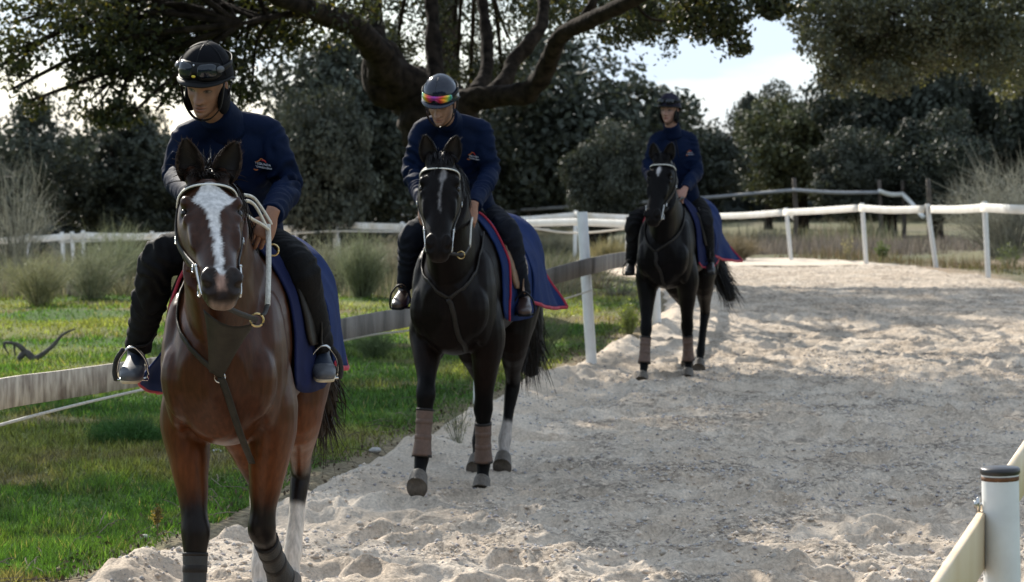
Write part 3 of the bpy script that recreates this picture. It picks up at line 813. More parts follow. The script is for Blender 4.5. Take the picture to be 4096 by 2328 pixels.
# dry tall grass between the infield and the far fence, and beyond the right fence
gd = Geo()
def tall(n, X0, X1, Y0, Y1, hm, cols, seed, mask=None, rngw=.010):
    r_ = np.random.default_rng(seed); X = X0 + (X1 - X0) * r_.random(n); Y = Y0 + (Y1 - Y0) * r_.random(n)
    f = fbm(np.column_stack([X, Y]) * .55, 3, seed) + .3 * r_.standard_normal(n); kp = f > -.15
    if mask is not None: kp &= mask(X, Y)
    kp &= in_sand(X, Y) < -.12
    X, Y, f = X[kp], Y[kp], f[kp]; n = len(X)
    h_ = hm * (.35 + .65 * r_.random(n)) * (0.55 + .6 * np.clip(f, 0, 1)); ci = r_.integers(0, len(cols), n)
    V, T, C = blades(np.column_stack([X, Y, ground_z(X, Y) - .02]), h_, rngw * (.6 + .8 * r_.random(n)), r_, np.array(cols)[ci] * (.6 + .8 * r_.random((n, 1))), .35)
    gd.add(V, None, T, C)
dryc = [(.20, .20, .14), (.17, .185, .125), (.13, .155, .095), (.19, .17, .13), (.25, .235, .18)]
tall(70000, -12, 1.5, 36, 51, .40, dryc, 1, lambda x, y: x < 1.0 - .1 * (y - 39))
tall(24000, -16, 0, 48, 62, .28, dryc, 2)
tall(16000, -18, 12, 73, 90, .9, dryc, 3, rngw=.02)
tall(22000, 3, 16, 60, 76, .55, [(.175, .155, .145), (.145, .130, .122), (.205, .185, .170)], 4, lambda x, y: x > 8.5 - (y - 60) * .35, rngw=.013)
tall(9000, 5.5, 12, 45.5, 62, .36, [(.19, .145, .10), (.16, .135, .09), (.14, .13, .07)], 5, lambda x, y: np.abs(in_sand(x, y) + .75) < .65)
tall(5000, 8, 14, 44, 60, .22, [(.16, .15, .06), (.12, .13, .05)], 6)
r_ = np.random.default_rng(61)
for k in range(110):                                    # low scrubby tufts all through it
    y_ = 36 + 15 * r_.random(); x_ = -11 + 12.5 * r_.random(); s_ = r_.uniform(.22, .6); n_ = int(90 + 120 * s_)
    if float(in_sand([x_], [y_])[0]) > -.4: continue
    a_ = r_.uniform(0, 2 * pi, n_); q_ = np.sqrt(r_.random(n_)) * s_
    b_ = np.array([x_, y_, float(ground_z([x_], [y_])[0])]); rt = b_ + np.column_stack([np.cos(a_) * q_ * .5, np.sin(a_) * q_ * .5, 0 * a_])
    tp = b_ + np.column_stack([np.cos(a_) * q_ * 1.3, np.sin(a_) * q_ * 1.3, s_ * (.35 + .6 * r_.random(n_))]) + r_.standard_normal((n_, 3)) * .06
    V, Q, C = ribbons(rt, tp, (rt + tp) / 2 + r_.standard_normal((n_, 3)) * .08, .006, np.array(dryc[k % 5]) * r_.uniform(.5, 1.3, (n_, 1)), 4)
    gd.add(V, Q, None, C)
set_tags(gd.build("dry_grass", M_dry, smooth=False), kind="stuff")
# twigs, dead leaves and crumbs of soil along the sand edge
r_ = np.random.default_rng(15); n = 1500
Yl = 10.5 + 22 * r_.random(n) ** 1.8; Xl = xat(DI, Yl) + r_.normal(-.16, .13, n)
V, Q, C = leaves(np.column_stack([Xl, Yl, ground_z(Xl, Yl) + .03 * r_.random(n) + .006]), .016, r_, (.16, .12, .085), var=.7)
gq = Geo(); gq.add(V, Q, None, C)
for k in range(150):
    y_ = 10.5 + 18 * r_.random() ** 1.6; x_ = float(xat(DI, y_)) + r_.normal(-.25, .2); z_ = float(np.ravel(ground_z([x_], [y_]))[0]) + .02; a_ = r_.uniform(0, pi); l_ = r_.uniform(.04, .18)
    d_ = np.array([cos(a_), sin(a_), r_.uniform(-.05, .25)]) * l_
    gq.add(*loft([np.array([x_, y_, z_]) - d_, np.array([x_, y_, z_ + .02]) + r_.standard_normal(3) * .012, np.array([x_, y_, z_]) + d_], [.003, .0028, .0015], n=4, sub=2), np.array((.14, .115, .09)) * r_.uniform(.5, 1.6))
set_tags(gq.build("leaf_litter", mat("litter", (1, 1, 1), .9, .2, 30, attr=True, spec=.15), smooth=False), kind="stuff")

# --- single plants
M_stem = mat("plant_stem", (1, 1, 1), .7, .2, 10, attr=True, transl=.25)
def spray(name, base, H_, Wd, n, col, label, cat, group, seed, curve=.35, leaf=0, lcol=None, thick=.006, lsz=.012, lean=(0, 0)):
    """plant of arching stems from one foot, each a tapering ribbon; optional small leaves"""
    r_ = np.random.default_rng(seed); base = np.asarray(base, float); g = Geo()
    a = r_.uniform(0, 2 * pi, n); rad = np.sqrt(r_.random(n)) * Wd
    tips = np.column_stack([np.cos(a) * rad + lean[0], np.sin(a) * rad + lean[1], H_ * (.45 + .55 * r_.random(n)) * (1 - .35 * (rad / Wd) ** 2)])
    roots = np.column_stack([np.cos(a) * rad * .22, np.sin(a) * rad * .22, np.full(n, -.03)])
    mids = (roots + tips) / 2 + np.column_stack([np.cos(a) * rad * -.2, np.sin(a) * rad * -.2, H_ * curve * .5 * np.ones(n)])
    mids += r_.standard_normal((n, 3)) * np.array([Wd * .14, Wd * .14, H_ * .10])
    V, Q, C = ribbons(roots, tips, mids, thick * .55, np.array(col) * r_.uniform(.5, 1.5, (n, 1)), 6); g.add(V, Q, None, C)
    m_ = n * 6
    k = r_.integers(0, n, m_); t = r_.uniform(.25, .95, m_)[:, None]
    o_ = (1 - t) ** 2 * roots[k] + 2 * t * (1 - t) * mids[k] + t * t * tips[k]
    tp = o_ + (tips[k] - o_) * .35 + r_.standard_normal((m_, 3)) * Wd * .20 + np.array([0, 0, H_ * .09])
    V, Q, C = ribbons(o_, tp, (o_ + tp) / 2 + r_.standard_normal((m_, 3)) * Wd * .03, thick * .34, np.array(col) * r_.uniform(.6, 1.6, (m_, 1)), 4); g.add(V, Q, None, C)
    o = empty(name, tuple(base)); set_tags(o, label, cat, group)
    g.build("stems", M_stem, o, smooth=False)
    if leaf:
        k = r_.integers(0, n, leaf); t = r_.uniform(.3, 1, leaf)[:, None]
        P = (1 - t) ** 2 * roots[k] + 2 * t * (1 - t) * mids[k] + t * t * tips[k] + r_.standard_normal((leaf, 3)) * Wd * .06
        V, Q, C = leaves(P, lsz, r_, lcol if lcol is not None else col); g2_ = Geo(); g2_.add(V, Q, None, C); g2_.build("leaves", M_blade, o, smooth=False)
    return o
gp = lambda px, py: G(px, py)
BR = (.20, .20, .16)
spray("broom_bush", gp(18, 280), 2.2, .9, 110, BR, "tall pale broom bush at the fence, half hidden by the picture edge", "bush", "broom bushes", 1, thick=.011)
spray("broom_bush", gp(62, 272), 1.9, .9, 100, BR, "tall pale broom bush in front of the leaning white posts", "bush", "broom bushes", 2, thick=.011)
spray("broom_bush", gp(1008, 262), 2.2, 1.6, 330, (.22, .22, .175), "pale feathery broom bush past the corner post of the long white fence", "bush", "broom bushes", 3, thick=.013)
spray("weed_clump", gp(40, 305), .80, .55, 200, (.24, .24, .13), "yellow-green weed clump below the tall broom bushes", "weed", "weed clumps on the infield", 4, thick=.008)
spray("weed_clump", gp(92, 299), .85, .7, 220, (.22, .23, .14), "broad grey-green weed clump near the pale broken stump", "weed", "weed clumps on the infield", 5, thick=.008)
spray("weed_clump", gp(120, 288), 1.0, .75, 220, (.22, .24, .14), "feathery green weed clump beside the first rider's knee", "weed", "weed clumps on the infield", 6, thick=.009)
spray("weed_clump", gp(362, 300), 1.0, .45, 380, (.20, .22, .13), "tall rushy weed clump between the first horse's rug and the second horse", "weed", "weed clumps on the infield", 7, thick=.008)
spray("weed_clump", gp(337, 290), .9, .7, 200, (.22, .225, .145), "grey-green weed clump by the leaning white post behind the first rug", "weed", "weed clumps on the infield", 8, thick=.009)
spray("weed_clump", gp(398, 284), .7, .8, 360, (.26, .24, .17), "dry grassy weed clump before the second rider's boot", "weed", "weed clumps on the infield", 9, thick=.009)
spray("weed_clump", gp(375, 360), .33, .26, 260, (.11, .15, .06), "wispy grass clump under the grey board between the first two horses", "weed", "weed clumps on the infield", 10, thick=.004)
spray("weed_clump", gp(541, 352), .42, .40, 120, (.12, .145, .07), "thin wispy plant beside the white post, behind the second horse", "weed", "weed clumps on the infield", 11, thick=.004)
spray("weed_clump", gp(628, 336), .42, .16, 110, (.17, .20, .07), "bright yellow-green leafy plant at the sand edge by the third horse", "weed", "weed clumps on the infield", 12, leaf=420, lcol=(.20, .24, .07), thick=.004, lsz=.016)
spray("weed_clump", gp(610, 262), .55, .6, 300, (.23, .20, .09), "yellow dry weed clump seen between the white post and third rider's boot", "weed", "weed clumps on the infield", 13, thick=.010)
spray("weed_clump", gp(555, 260), .75, .9, 420, (.17, .165, .11), "dry scrubby clump behind the blue rug of the second horse", "weed", "weed clumps on the infield", 14, thick=.010)
spray("weed_clump", gp(735, 262), .6, .7, 380, (.20, .16, .09), "rust-brown weed clump behind the tail of the third horse's rug", "weed", "weeds beyond the right-hand fence" if False else "weeds beyond the white fence", 15, thick=.010)
spray("weed_clump", gp(882, 262), .55, .22, 40, (.10, .13, .06), "leafy dark weed between two white fence posts by the dirt path", "weed", "weeds beyond the white fence", 16, leaf=260, lcol=(.09, .12, .05), lsz=.03)
spray("weed_clump", gp(1010, 270), .60, .35, 60, (.12, .14, .07), "thin leafy weed past the corner post of the white fence", "weed", "weeds beyond the white fence", 17, leaf=160, lcol=(.13, .15, .07), lsz=.022)
spray("weed_clump", gp(848, 261), .70, .20, 26, (.16, .15, .09), "tall thin weed with pale seed heads along the dirt path", "weed", "weeds beyond the white fence", 18, leaf=70, lcol=(.35, .30, .22), lsz=.022)
spray("weed_clump", gp(458, 440), .30, .13, 40, (.15, .16, .09), "small weed with pale seed heads between the second horse's forelegs", "weed", "weed clumps on the infield", 19, leaf=60, lcol=(.30, .28, .20), lsz=.010, thick=.003)
spray("weed_clump", gp(128, 448), .20, .30, 700, (.05, .13, .025), "lush dark green grass tuft beside the first horse's chest", "weed", "weed clumps on the infield", 20, leaf=300, lcol=(.05, .12, .03), thick=.004)
# dead seed stalk near the first horse
b0 = gp(157, 542); st = empty("dry_stalk", tuple(b0)); set_tags(st, "single brown seed stalk standing at the grass edge by the bay horse", "weed")
g = Geo(); g.add(*loft([(0, 0, 0), (.004, 0, .07), (-.002, 0, .14)], [.004, .0035, .003], n=6, sub=3), (.17, .13, .06)); g.build("stem", M_stem, st)
r_ = np.random.default_rng(4); P = r_.standard_normal((170, 3)) * np.array([.013, .013, .022]) + np.array([0, 0, .135])
V, Q, C = leaves(P, .010, r_, (.20, .15, .06)); g = Geo(); g.add(V, Q, None, C); g.build("seed_head", M_blade, st, smooth=False)
# dead branch lying on the grass
b0 = gp(22, 362); db = empty("dead_branch", tuple(b0)); set_tags(db, "grey forked dead branch lying on the grass behind the boards", "branch")
w_ = lambda px, py: W(px, py, b0[1]) - b0
g = Geo()
g.add(*loft([w_(17, 364), w_(21, 356), w_(26, 352), w_(33, 358), w_(39, 356), w_(52, 346), w_(62, 335), w_(75, 329)], [.020, .034, .030, .036, .026, .020, .013, .007], n=10, sub=4, side=(.2, 1, .1)))
g.add(*loft([w_(27, 354), w_(20, 346), w_(13, 342.5), w_(6, 342), w_(5, 347), w_(8, 354)], [.03, .024, .018, .015, .011, .006], n=8, sub=4, side=(.2, 1, .1)))
g.add(*loft([w_(15, 343), w_(14.5, 349), w_(15, 355)], [.012, .010, .007], n=6, sub=3, side=(.2, 1, .1)))
for q_ in range(len(g.V)): g.V[q_] = g.V[q_] + .010 * np.stack([fbm(g.V[q_] * 9 + 5 * k_, 2, 6 + k_) for k_ in range(3)], 1)
g.build("limb", mat("dead_wood", (.085, .078, .070), .9, .4, 14, bump=.6, bscale=40), db)
# pale broken stump and stones in the grass
b0 = gp(72, 297); sp = empty("broken_stump", tuple(b0)); set_tags(sp, "small pale broken stump on the grass below the weed clumps", "stump")
g = Geo(); g.add(*loft([(0, 0, -.05), (.0, 0, .06), (-.03, 0, .16), (-.05, 0, .24)], [.11, .09, .06, .015], n=9, sub=2)); g.add(*loft([(.05, 0, .03), (.2, .02, .05), (.36, 0, .03)], [.04, .035, .02], n=7, sub=2, side=(0, 1, 0))); g.build("wood", mat("pale_wood", (.36, .30, .23), .9, .3, 20, bump=.4), sp)
M_stone = mat("pale_stone", (.40, .39, .37), .8, .2, 30, bump=.3)
for q, (px, py, s_, lb) in enumerate(((73, 444, .024, "small white stone in the shaded grass below the rope"), (137, 455, .030, "flat pale stone in the grass beside the bay horse's foreleg"), (217, 455, .032, "pale stone in the grass between the bay horse's forelegs"), (238, 453, .020, "tiny pale stone behind the hanging girth strap"), (144, 541, .026, "white stone among twigs at the sand edge"), (376, 453, .030, "pale stone near the sand edge between the two leading horses"), (116, 568, .024, "white flake of stone in the sunlit grass corner"), (57, 456, .018, "little pinkish stone in the shaded grass"))):
    V_, Q_, T_ = ellipsoid((0, 0, 0), (s_ * 1.3, s_, s_ * .7), nu=12, nv=8); V_ = V_ * (1 + .25 * fbm(V_ * 30 + q, 2, q))[:, None]
    g = Geo(); g.add(V_, Q_, T_); o = g.build("stone", M_stone); p_ = gp(px, py); o.location = tuple(p_ + np.array([0, 0, s_ * .55])); set_tags(o, lb, "stone", "stones in the grass")
# ------------------------------------------------------------------ fences
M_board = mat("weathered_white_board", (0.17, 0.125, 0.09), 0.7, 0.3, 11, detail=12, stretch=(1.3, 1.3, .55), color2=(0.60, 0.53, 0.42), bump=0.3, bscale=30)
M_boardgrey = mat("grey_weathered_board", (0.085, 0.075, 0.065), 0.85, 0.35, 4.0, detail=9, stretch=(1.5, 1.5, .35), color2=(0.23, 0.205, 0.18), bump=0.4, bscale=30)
M_rail = mat("white_rail", (0.66, 0.64, 0.58), 0.5, 0.12, 3.0, detail=7, color2=(0.78, 0.77, 0.73))
M_railold = mat("stained_white_rail", (0.60, 0.54, 0.44), 0.6, 0.2, 3.2, detail=9, color2=(0.82, 0.81, 0.78))
M_cream = mat("cream_board", (0.68, 0.50, 0.31), 0.5, 0.15, 2.4, detail=8, color2=(0.79, 0.64, 0.45), stretch=(2, 2, .5), bump=0.08)
M_rope = mat("white_rope", (0.55, 0.52, 0.46), 0.8, 0.15, 60, bump=0.5, bscale=120)
M_wpost = mat("wood_post", (0.085, 0.068, 0.055), 0.9, 0.35, 8, detail=8, stretch=(2, 2, .2), bump=0.5, bscale=20)
M_greyrail = mat("grey_rail", (0.30, 0.30, 0.31), 0.6, 0.15, 4)
M_cap = mat("dark_cap", (0.035, 0.032, 0.034), 0.35, 0.2, 20)
M_rust = mat("rust", (0.16, 0.07, 0.03), 0.8, 0.3, 40)

def board(pts, h, th, n_bend=1, off=0.0):
    """plank following pts (top-centre line), h tall, th thick; vertical section"""
    P = catmull(np.array(pts, float), 6) if len(pts) > 2 else np.array(pts, float)
    t = np.gradient(P, axis=0); t[:, 2] = 0; t /= np.linalg.norm(t, axis=1)[:, None]
    n = np.column_stack([t[:, 1], -t[:, 0], 0 * t[:, 0]])
    e = .004
    prof = [(-th / 2, -e), (-th / 2 + e, 0), (th / 2 - e, 0), (th / 2, -e), (th / 2, -h + e), (th / 2 - e, -h), (-th / 2 + e, -h), (-th / 2, -h + e)]
    V = np.concatenate([[p + nn * a + np.array([0, 0, b]) for a, b in prof] for p, nn in zip(P, n)])
    k = len(P); m_ = 8
    i = np.arange(k - 1)[:, None] * m_; j = np.arange(m_)[None]; jn = (j + 1) % m_
    Q = np.stack([i + j, i + jn, i + m_ + jn, i + m_ + j], -1).reshape(-1, 4)
    T = [[0, q + 1, q] for q in range(1, m_ - 1)] + [[(k - 1) * m_, (k - 1) * m_ + q, (k - 1) * m_ + q + 1] for q in range(1, m_ - 1)]
    return V, Q, np.array(T)

def white_post(base, top, r, par, m_=None, cap=False):
    base, top = np.asarray(base, float), np.asarray(top, float)
    ax = (top - base) / np.linalg.norm(top - base)
    g = Geo(); g.add(*loft([base - ax * .25, base, top - ax * .004, top], [r, r, r, r * .96], n=20, sub=1, cap=.02))
    p = g.build("post", m_ or M_white, par, smooth=True)
    if cap:
        g = Geo(); g.add(*loft([top - ax * .010, top - ax * .006, top + ax * .005, top + ax * .009], [r * 1.01, r * 1.07, r * 1.07, r * .99], n=28, sub=1, cap=.06)); g.build("cap", M_cap, p)
        g = Geo(); g.add(*loft([top - ax * .026, top - ax * .014], [r * 1.004, r * 1.012], n=28, sub=1, cap=.0)); g.build("rust_stain", M_rust, p)
    return p

# fence on the near right: post with a black cap and cream boards
fn = empty("track_fence", (1.32, 7.03, 0)); set_tags(fn, "near track fence of cream boards on a thick white post with a black cap", "fence", None)
fl = np.array([1.32, 7.03, 0])
p0 = W(1000, 470.5, 7.03); b0 = np.array([p0[0] + .03, 7.03, 0])
white_post(b0 - fl, p0 - fl, .0505, fn, cap=True)
dirn = np.array([.27, 1.0, 0]) / np.linalg.norm([.27, 1.0]); nrm = np.array([-dirn[1], dirn[0], 0])
ctr = np.array([p0[0] + .015, 7.03, 0])
o_in = nrm * .062
a0 = ctr + o_in; zt = 1.9 - (513 - 162) / 370.0
g = Geo(); g.add(*board([a0 - dirn * 2.35 + np.array([0, 0, zt]) - fl, a0 + dirn * .01 + np.array([0, 0, zt]) - fl], .158, .022)); g.build("board", M_cream, fn)
o_out = nrm * .062
s1 = W(1007, 468, 8.02); s2 = W(1024, 441, 8.78)
d2 = (s2 - s1); d2[2] = 0; d2 /= np.linalg.norm(d2)
q0 = np.array([s1[0], s1[1], 0]) - d2 * .96; zt2 = (s1[2] + s2[2]) / 2
g = Geo(); g.add(*board([q0 + np.array([0, 0, zt2]) - fl, q0 + d2 * 3.94 + np.array([0, 0, zt2 - .02]) - fl], .158, .022)); g.build("board", M_cream, fn)
for k_ in range(1, 6):                                  # the fence runs on to the bend, outside the picture
    b_ = q0 + d2 * (2.9 + 4.2 * k_) if k_ > 1 else q0 + d2 * 3.95
    b_ = b_ * np.array([1, 1, 0]); white_post(b_ + nrm * -.06 - fl, b_ + nrm * -.06 + np.array([0, 0, 1.07]) - fl, .0505, fn, cap=True)
    if k_ > 1: g = Geo(); g.add(*board([pb_ + np.array([0, 0, 1.03]) - fl + d2 * .01, b_ + np.array([0, 0, 1.03]) - fl], .158, .022)); g.build("board", M_cream, fn)
    pb_ = b_
bc = a0 + np.array([0, 0, zt + .018]) - dirn * .012 - fl
g = Geo(); g.add(*loft([bc - nrm * .035, bc + nrm * .012], .0055, n=8, sub=1)); g.add(*loft([bc + nrm * .008, bc + nrm * .02], .012, n=6, sub=1, cap=.1)); g.add(*loft([bc + nrm * .008 - dirn * .016 - np.array([0, 0, .02]), bc + nrm * .008 - dirn * .016 + np.array([0, 0, .02])], .006, .004, n=6, sub=1)); g.build("bolt", M_steel, fn)

# inside fence with weathered boards and a rope (behind the leading horses)
fi = empty("infield_fence", tuple(G(592, 369))); set_tags(fi, "inside track fence of weathered boards on white posts with a rope below", "fence")
fo = np.array(fi.location)
A0 = G(592, 369.5); top = W(582, 212, A0[1] + .05)
white_post(A0 - fo, top - fo, .049, fi)
B0 = G(657, 334.5); white_post(B0 - fo, B0 + np.array([-.03, 0, 1.16]) - fo, .049, fi)
L0 = np.array(W(226, 378, 16.2)); L0[2] = 0
C0 = np.array([-.26, 20.6, 0]); white_post(C0 - fo, C0 + np.array([.02, 0, 1.1]) - fo, .049, fi)
D0 = np.array([-1.52, 16.4, 0]); white_post(D0 - fo, D0 + np.array([0, 0, 1.05]) - fo, .049, fi)
Z0 = W(-62, 380, 11.42); white_post(np.array([Z0[0], 11.5, 0]) - fo, np.array([Z0[0], 11.5, 1.06]) - fo, .049, fi)
def bl(lst, m_, h=.15, th=.024, nm="board"):
    g = Geo(); g.add(*board([np.asarray(q) - fo for q in lst], h, th)); return g.build(nm, m_, fi)
P_ = lambda px, py, Y: W(px, py, Y)
pA = P_(588, 257, A0[1] - .07)
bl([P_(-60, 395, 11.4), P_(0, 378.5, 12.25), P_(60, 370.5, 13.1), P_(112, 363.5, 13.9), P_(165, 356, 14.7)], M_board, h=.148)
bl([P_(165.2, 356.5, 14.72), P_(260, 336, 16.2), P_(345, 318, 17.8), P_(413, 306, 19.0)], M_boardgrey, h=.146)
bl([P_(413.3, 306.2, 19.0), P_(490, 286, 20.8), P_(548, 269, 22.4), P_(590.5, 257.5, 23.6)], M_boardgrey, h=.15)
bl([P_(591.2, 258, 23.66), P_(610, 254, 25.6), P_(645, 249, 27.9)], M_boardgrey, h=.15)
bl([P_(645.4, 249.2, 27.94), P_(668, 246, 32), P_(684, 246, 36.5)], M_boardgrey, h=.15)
def rope_(lst, r=.008):
    g = Geo(); g.add(*tube([np.asarray(q) - fo for q in lst], r, 8, 6)); g.build("rope", M_rope, fi)
rope_([P_(-60, 443, 11.5), P_(0, 425, 12.2), P_(66, 407.5, 13.0), P_(132, 392, 14.0), P_(240, 368, 16), P_(355, 338, 18.2), P_(412, 330, 19.2), P_(480, 318, 20.8), P_(560, 300, 23.2), P_(592, 290, A0[1] - .07)])

# white outside fence: round the bend on the right and along the far side
fw = empty("track_fence", (7.93, 43.3, 0)); set_tags(fw, "long white rail fence along the far outside of the sand track", "fence")
fo2 = np.array(fw.location)
posts = [((988, 274), (984.5, 201.5), 43.3), ((936, 267), (927, 204), 49.5), ((866, 261), (862, 203), 53.0), ((791, 259.5), (786, 208), 58.5)]
tops = []
for (bx, by), (tx, ty), Y in posts:
    b_ = W(bx, by, Y); t_ = W(tx, ty, Y); white_post(b_ - fo2, t_ - fo2, .045, fw, cap=False); tops.append(t_)
far = [(716, 211.5, 63.0, 706, 257), (640, 213.5, 66, 641, 256), (576, 210.5, 68, 575, 247), (484, 217, 69, 485, 256), (402, 222, 69.5, 403, 262), (334, 219.5, 70, 336.5, 265), (296, 223, 70, 297, 262), (220, 228, 70.5, 221, 264),
       (152, 231.5, 70.5, 153, 262), (83, 230.5, 70.8, 84, 268), (72, 231.5, 70.8, 74, 266), (62, 232, 70.9, 64, 264), (28, 234, 71, 29, 264), (-30, 236, 71.2, -30, 268)]
rail_pts = [W(1075, 206, 38.5)] + [t_ - np.array([0, 0, .03]) for t_ in tops]
for px, ty, Y, bx, by in far:
    t_ = W(px, ty, Y); b_ = W(bx, by, Y); white_post(b_ - fo2 - np.array([0, 0, .1]), t_ - fo2, .052, fw); rail_pts.append(t_ - np.array([0, 0, .045]))
b_ = W(341, 264, 69.8); t_ = W(336.5, 226, 69.8); white_post(b_ - fo2, t_ - fo2, .05, fw)
b_ = W(592, 256, 67.0); t_ = W(583.5, 214, 67.0); 
rail_pts = np.array(rail_pts)
for k in range(len(rail_pts) - 1):
    a_, c_ = rail_pts[k], rail_pts[k + 1]; d_ = (c_ - a_); d_[2] = 0; d_ /= np.linalg.norm(d_); nn = np.array([d_[1], -d_[0], 0])
    if nn[1] > 0: nn = -nn
    mid = (a_ + c_) / 2 - np.array([0, 0, .008 + .010 * (k % 3)])
    o_ = nn * .062
    g = Geo(); g.add(*board([a_ + o_ - fo2 + d_ * .006, mid + o_ - fo2, c_ + o_ - fo2 - d_ * .006], .142 if k < 5 else .18, .03)); g.build("rail", M_rail if k < 6 else M_railold, fw)
# inner white rail of the far leg, and ropes
rp = [W(508, 225.5, 58), W(560, 223.5, 56), W(586, 223.5, 55), W(640, 226, 53)]
fm = empty("rail_fence", tuple(np.array([rp[0][0], 58, terrain(rp[0][0], 58)]))); set_tags(fm, "short low white rail between the dark brown horse and the black horse", "fence")
fo3 = np.array(fm.location)
g = Geo(); g.add(*board([q - fo3 - np.array([0, 0, -.10]) for q in rp], .15, .03)); g.build("rail", M_rail, fm)
for px, Y in ((530, 57.1), (628, 53.5)):
    t_ = W(px, 220.5, Y); b_ = np.array([t_[0], Y + .07, terrain(t_[0], Y) - .05]); t_[1] += .07; white_post(b_ - fo3, t_ - fo3, .045, fm)
g = Geo(); g.add(*tube([q - fo3 for q in (W(520, 226, 57.6), W(560, 232, 56), W(590, 232.5, 55), W(632, 228, 53.4))], .022, 6, 5)); g.build("rope", M_rope, fm)
g = Geo(); g.add(*tube([q - fo2 - np.array([0, .1, 0]) for q in (W(60, 242, 70.4), W(152, 239, 70.2), W(296, 233, 69.7), W(334, 231, 69.6), W(402, 231.5, 69.2), W(484, 229, 68.6))], .025, 6, 5)); g.build("rope", M_rope, fw)

# old paddock fence beyond: wooden posts, grey rail, its end broken down
fp = empty("paddock_fence", tuple(W(794, 230, 80))); set_tags(fp, "old paddock fence of wooden posts and a sagging grey rail under the trees", "fence")
fo4 = np.array(fp.location)
for px, ty, by, Y in ((794, 178, 238, 80), (879, 180, 236, 82), (902.5, 180, 236, 82.5), (928, 179, 240, 76), (527, 196, 226, 84), (402, 207, 238, 80), (151, 218, 244, 80), (690, 184, 226, 82)):
    t_, b_ = W(px, ty, Y), W(px + 1.5, by, Y)
    g = Geo(); g.add(*loft([b_ - fo4 - np.array([0, 0, .5]), b_ - fo4, (b_ + t_) / 2 - fo4 + np.array([.03, 0, 0]), t_ - fo4], [.075, .075, .07, .062], n=10, sub=2, cap=.05)); g.build("post", M_wpost, fp)
rl = [[(516, 211, 84.0), (527, 209.5, 83.8), (600, 205, 83), (690, 199, 81.9), (792.5, 190.2, 79.8)], [(793.5, 190, 79.8), (835, 192.5, 80.8), (878.5, 192.5, 81.8)], [(878.5, 191, 81.8), (890, 194.5, 82), (902.5, 194.5, 82.3)], [(902.5, 194, 82.3), (912, 204, 81.5), (923, 217, 80.5)], [(402, 215, 79.8), (430, 214, 80.5), (516, 211.4, 83.9)]]
for q, l in enumerate(rl):
    g = Geo(); g.add(*tube([W(*p) - fo4 for p in l], .055 if q < 2 else (.075 if q < 4 else .05), 8, 5)); g.build("rail", M_greyrail if q not in (2, 3) else M_rail, fp)
# ------------------------------------------------------------------ horses
M_coat = mat("horse_coat", (.88, .84, .80), 0.33, 0.25, 60, attr=True, spec=0.16, sheen=0.0, stretch=(1, 1, 0.25), bump=0.05, bscale=260)
M_coat_dark = mat("dark_horse_coat", (0.62, 0.58, 0.56), 0.42, 0.25, 60, attr=True, spec=0.07, stretch=(1, 1, 0.25), bump=0.06, bscale=260)
M_hair = mat("horse_hair", (1, 1, 1), 0.45, 0.3, 30, attr=True, spec=0.2)
M_hoof = mat("hoof_horn", (0.10, 0.083, 0.066), 0.6, 0.3, 20, stretch=(6, 6, 1))
M_eye = mat("horse_eye", (0.010, 0.007, 0.005), 0.22, 0.1, spec=0.3)
M_leather = mat("black_leather", (0.016, 0.013, 0.011), 0.55, 0.3, 25, bump=0.1, bscale=120, spec=0.25)
M_olive = mat("dark_olive_leather", (0.024, 0.021, 0.016), 0.6, 0.25, 25, spec=0.2, bump=0.1, bscale=150)
M_piping = mat("white_piping", (0.75, 0.73, 0.66), 0.5, 0.08)
M_rubber = mat("white_rein_rubber", (0.66, 0.63, 0.56), 0.6, 0.12, 60, bump=0.5, bscale=140)
M_brass = mat("brass", (0.55, 0.42, 0.20), 0.3, 0.1, metal=1.0)
M_bootbrown = mat("brown_boot", (0.105, 0.062, 0.044), 0.65, 0.18, 30, bump=0.2, bscale=90)
M_bootgrey = mat("grey_boot", (0.019, 0.0185, 0.0175), 0.6, 0.2, 30, bump=0.2, bscale=90)
M_rug = mat("navy_rug", (0.010, 0.023, 0.088), 0.85, 0.12, 12, spec=0.12, bump=0.15, bscale=300)
M_pad = mat("navy_pad", (0.009, 0.013, 0.050), 0.9, 0.15, 14, spec=0.12, bump=0.2, bscale=220)
M_red = mat("red_trim", (0.34, 0.012, 0.035), 0.7, 0.12, 30)
M_tan = mat("tan_leather", (0.20, 0.12, 0.07), 0.5, 0.2, 20)

def rot_z(a): return np.array([[cos(a), -sin(a), 0], [sin(a), cos(a), 0], [0, 0, 1]])

class Frame:
    """frame of one horse: origin on the ground under its chest, forward = -y, its left = +x"""
    def __init__(s, X, Y, yaw, Z=0.0):
        s.o = np.array([X, Y, Z]); s.yaw = -radians(yaw); s.R = rot_z(s.yaw)
    def l(s, px, py, Y):
        return s.R.T @ (W(px, py, Y) - s.o)

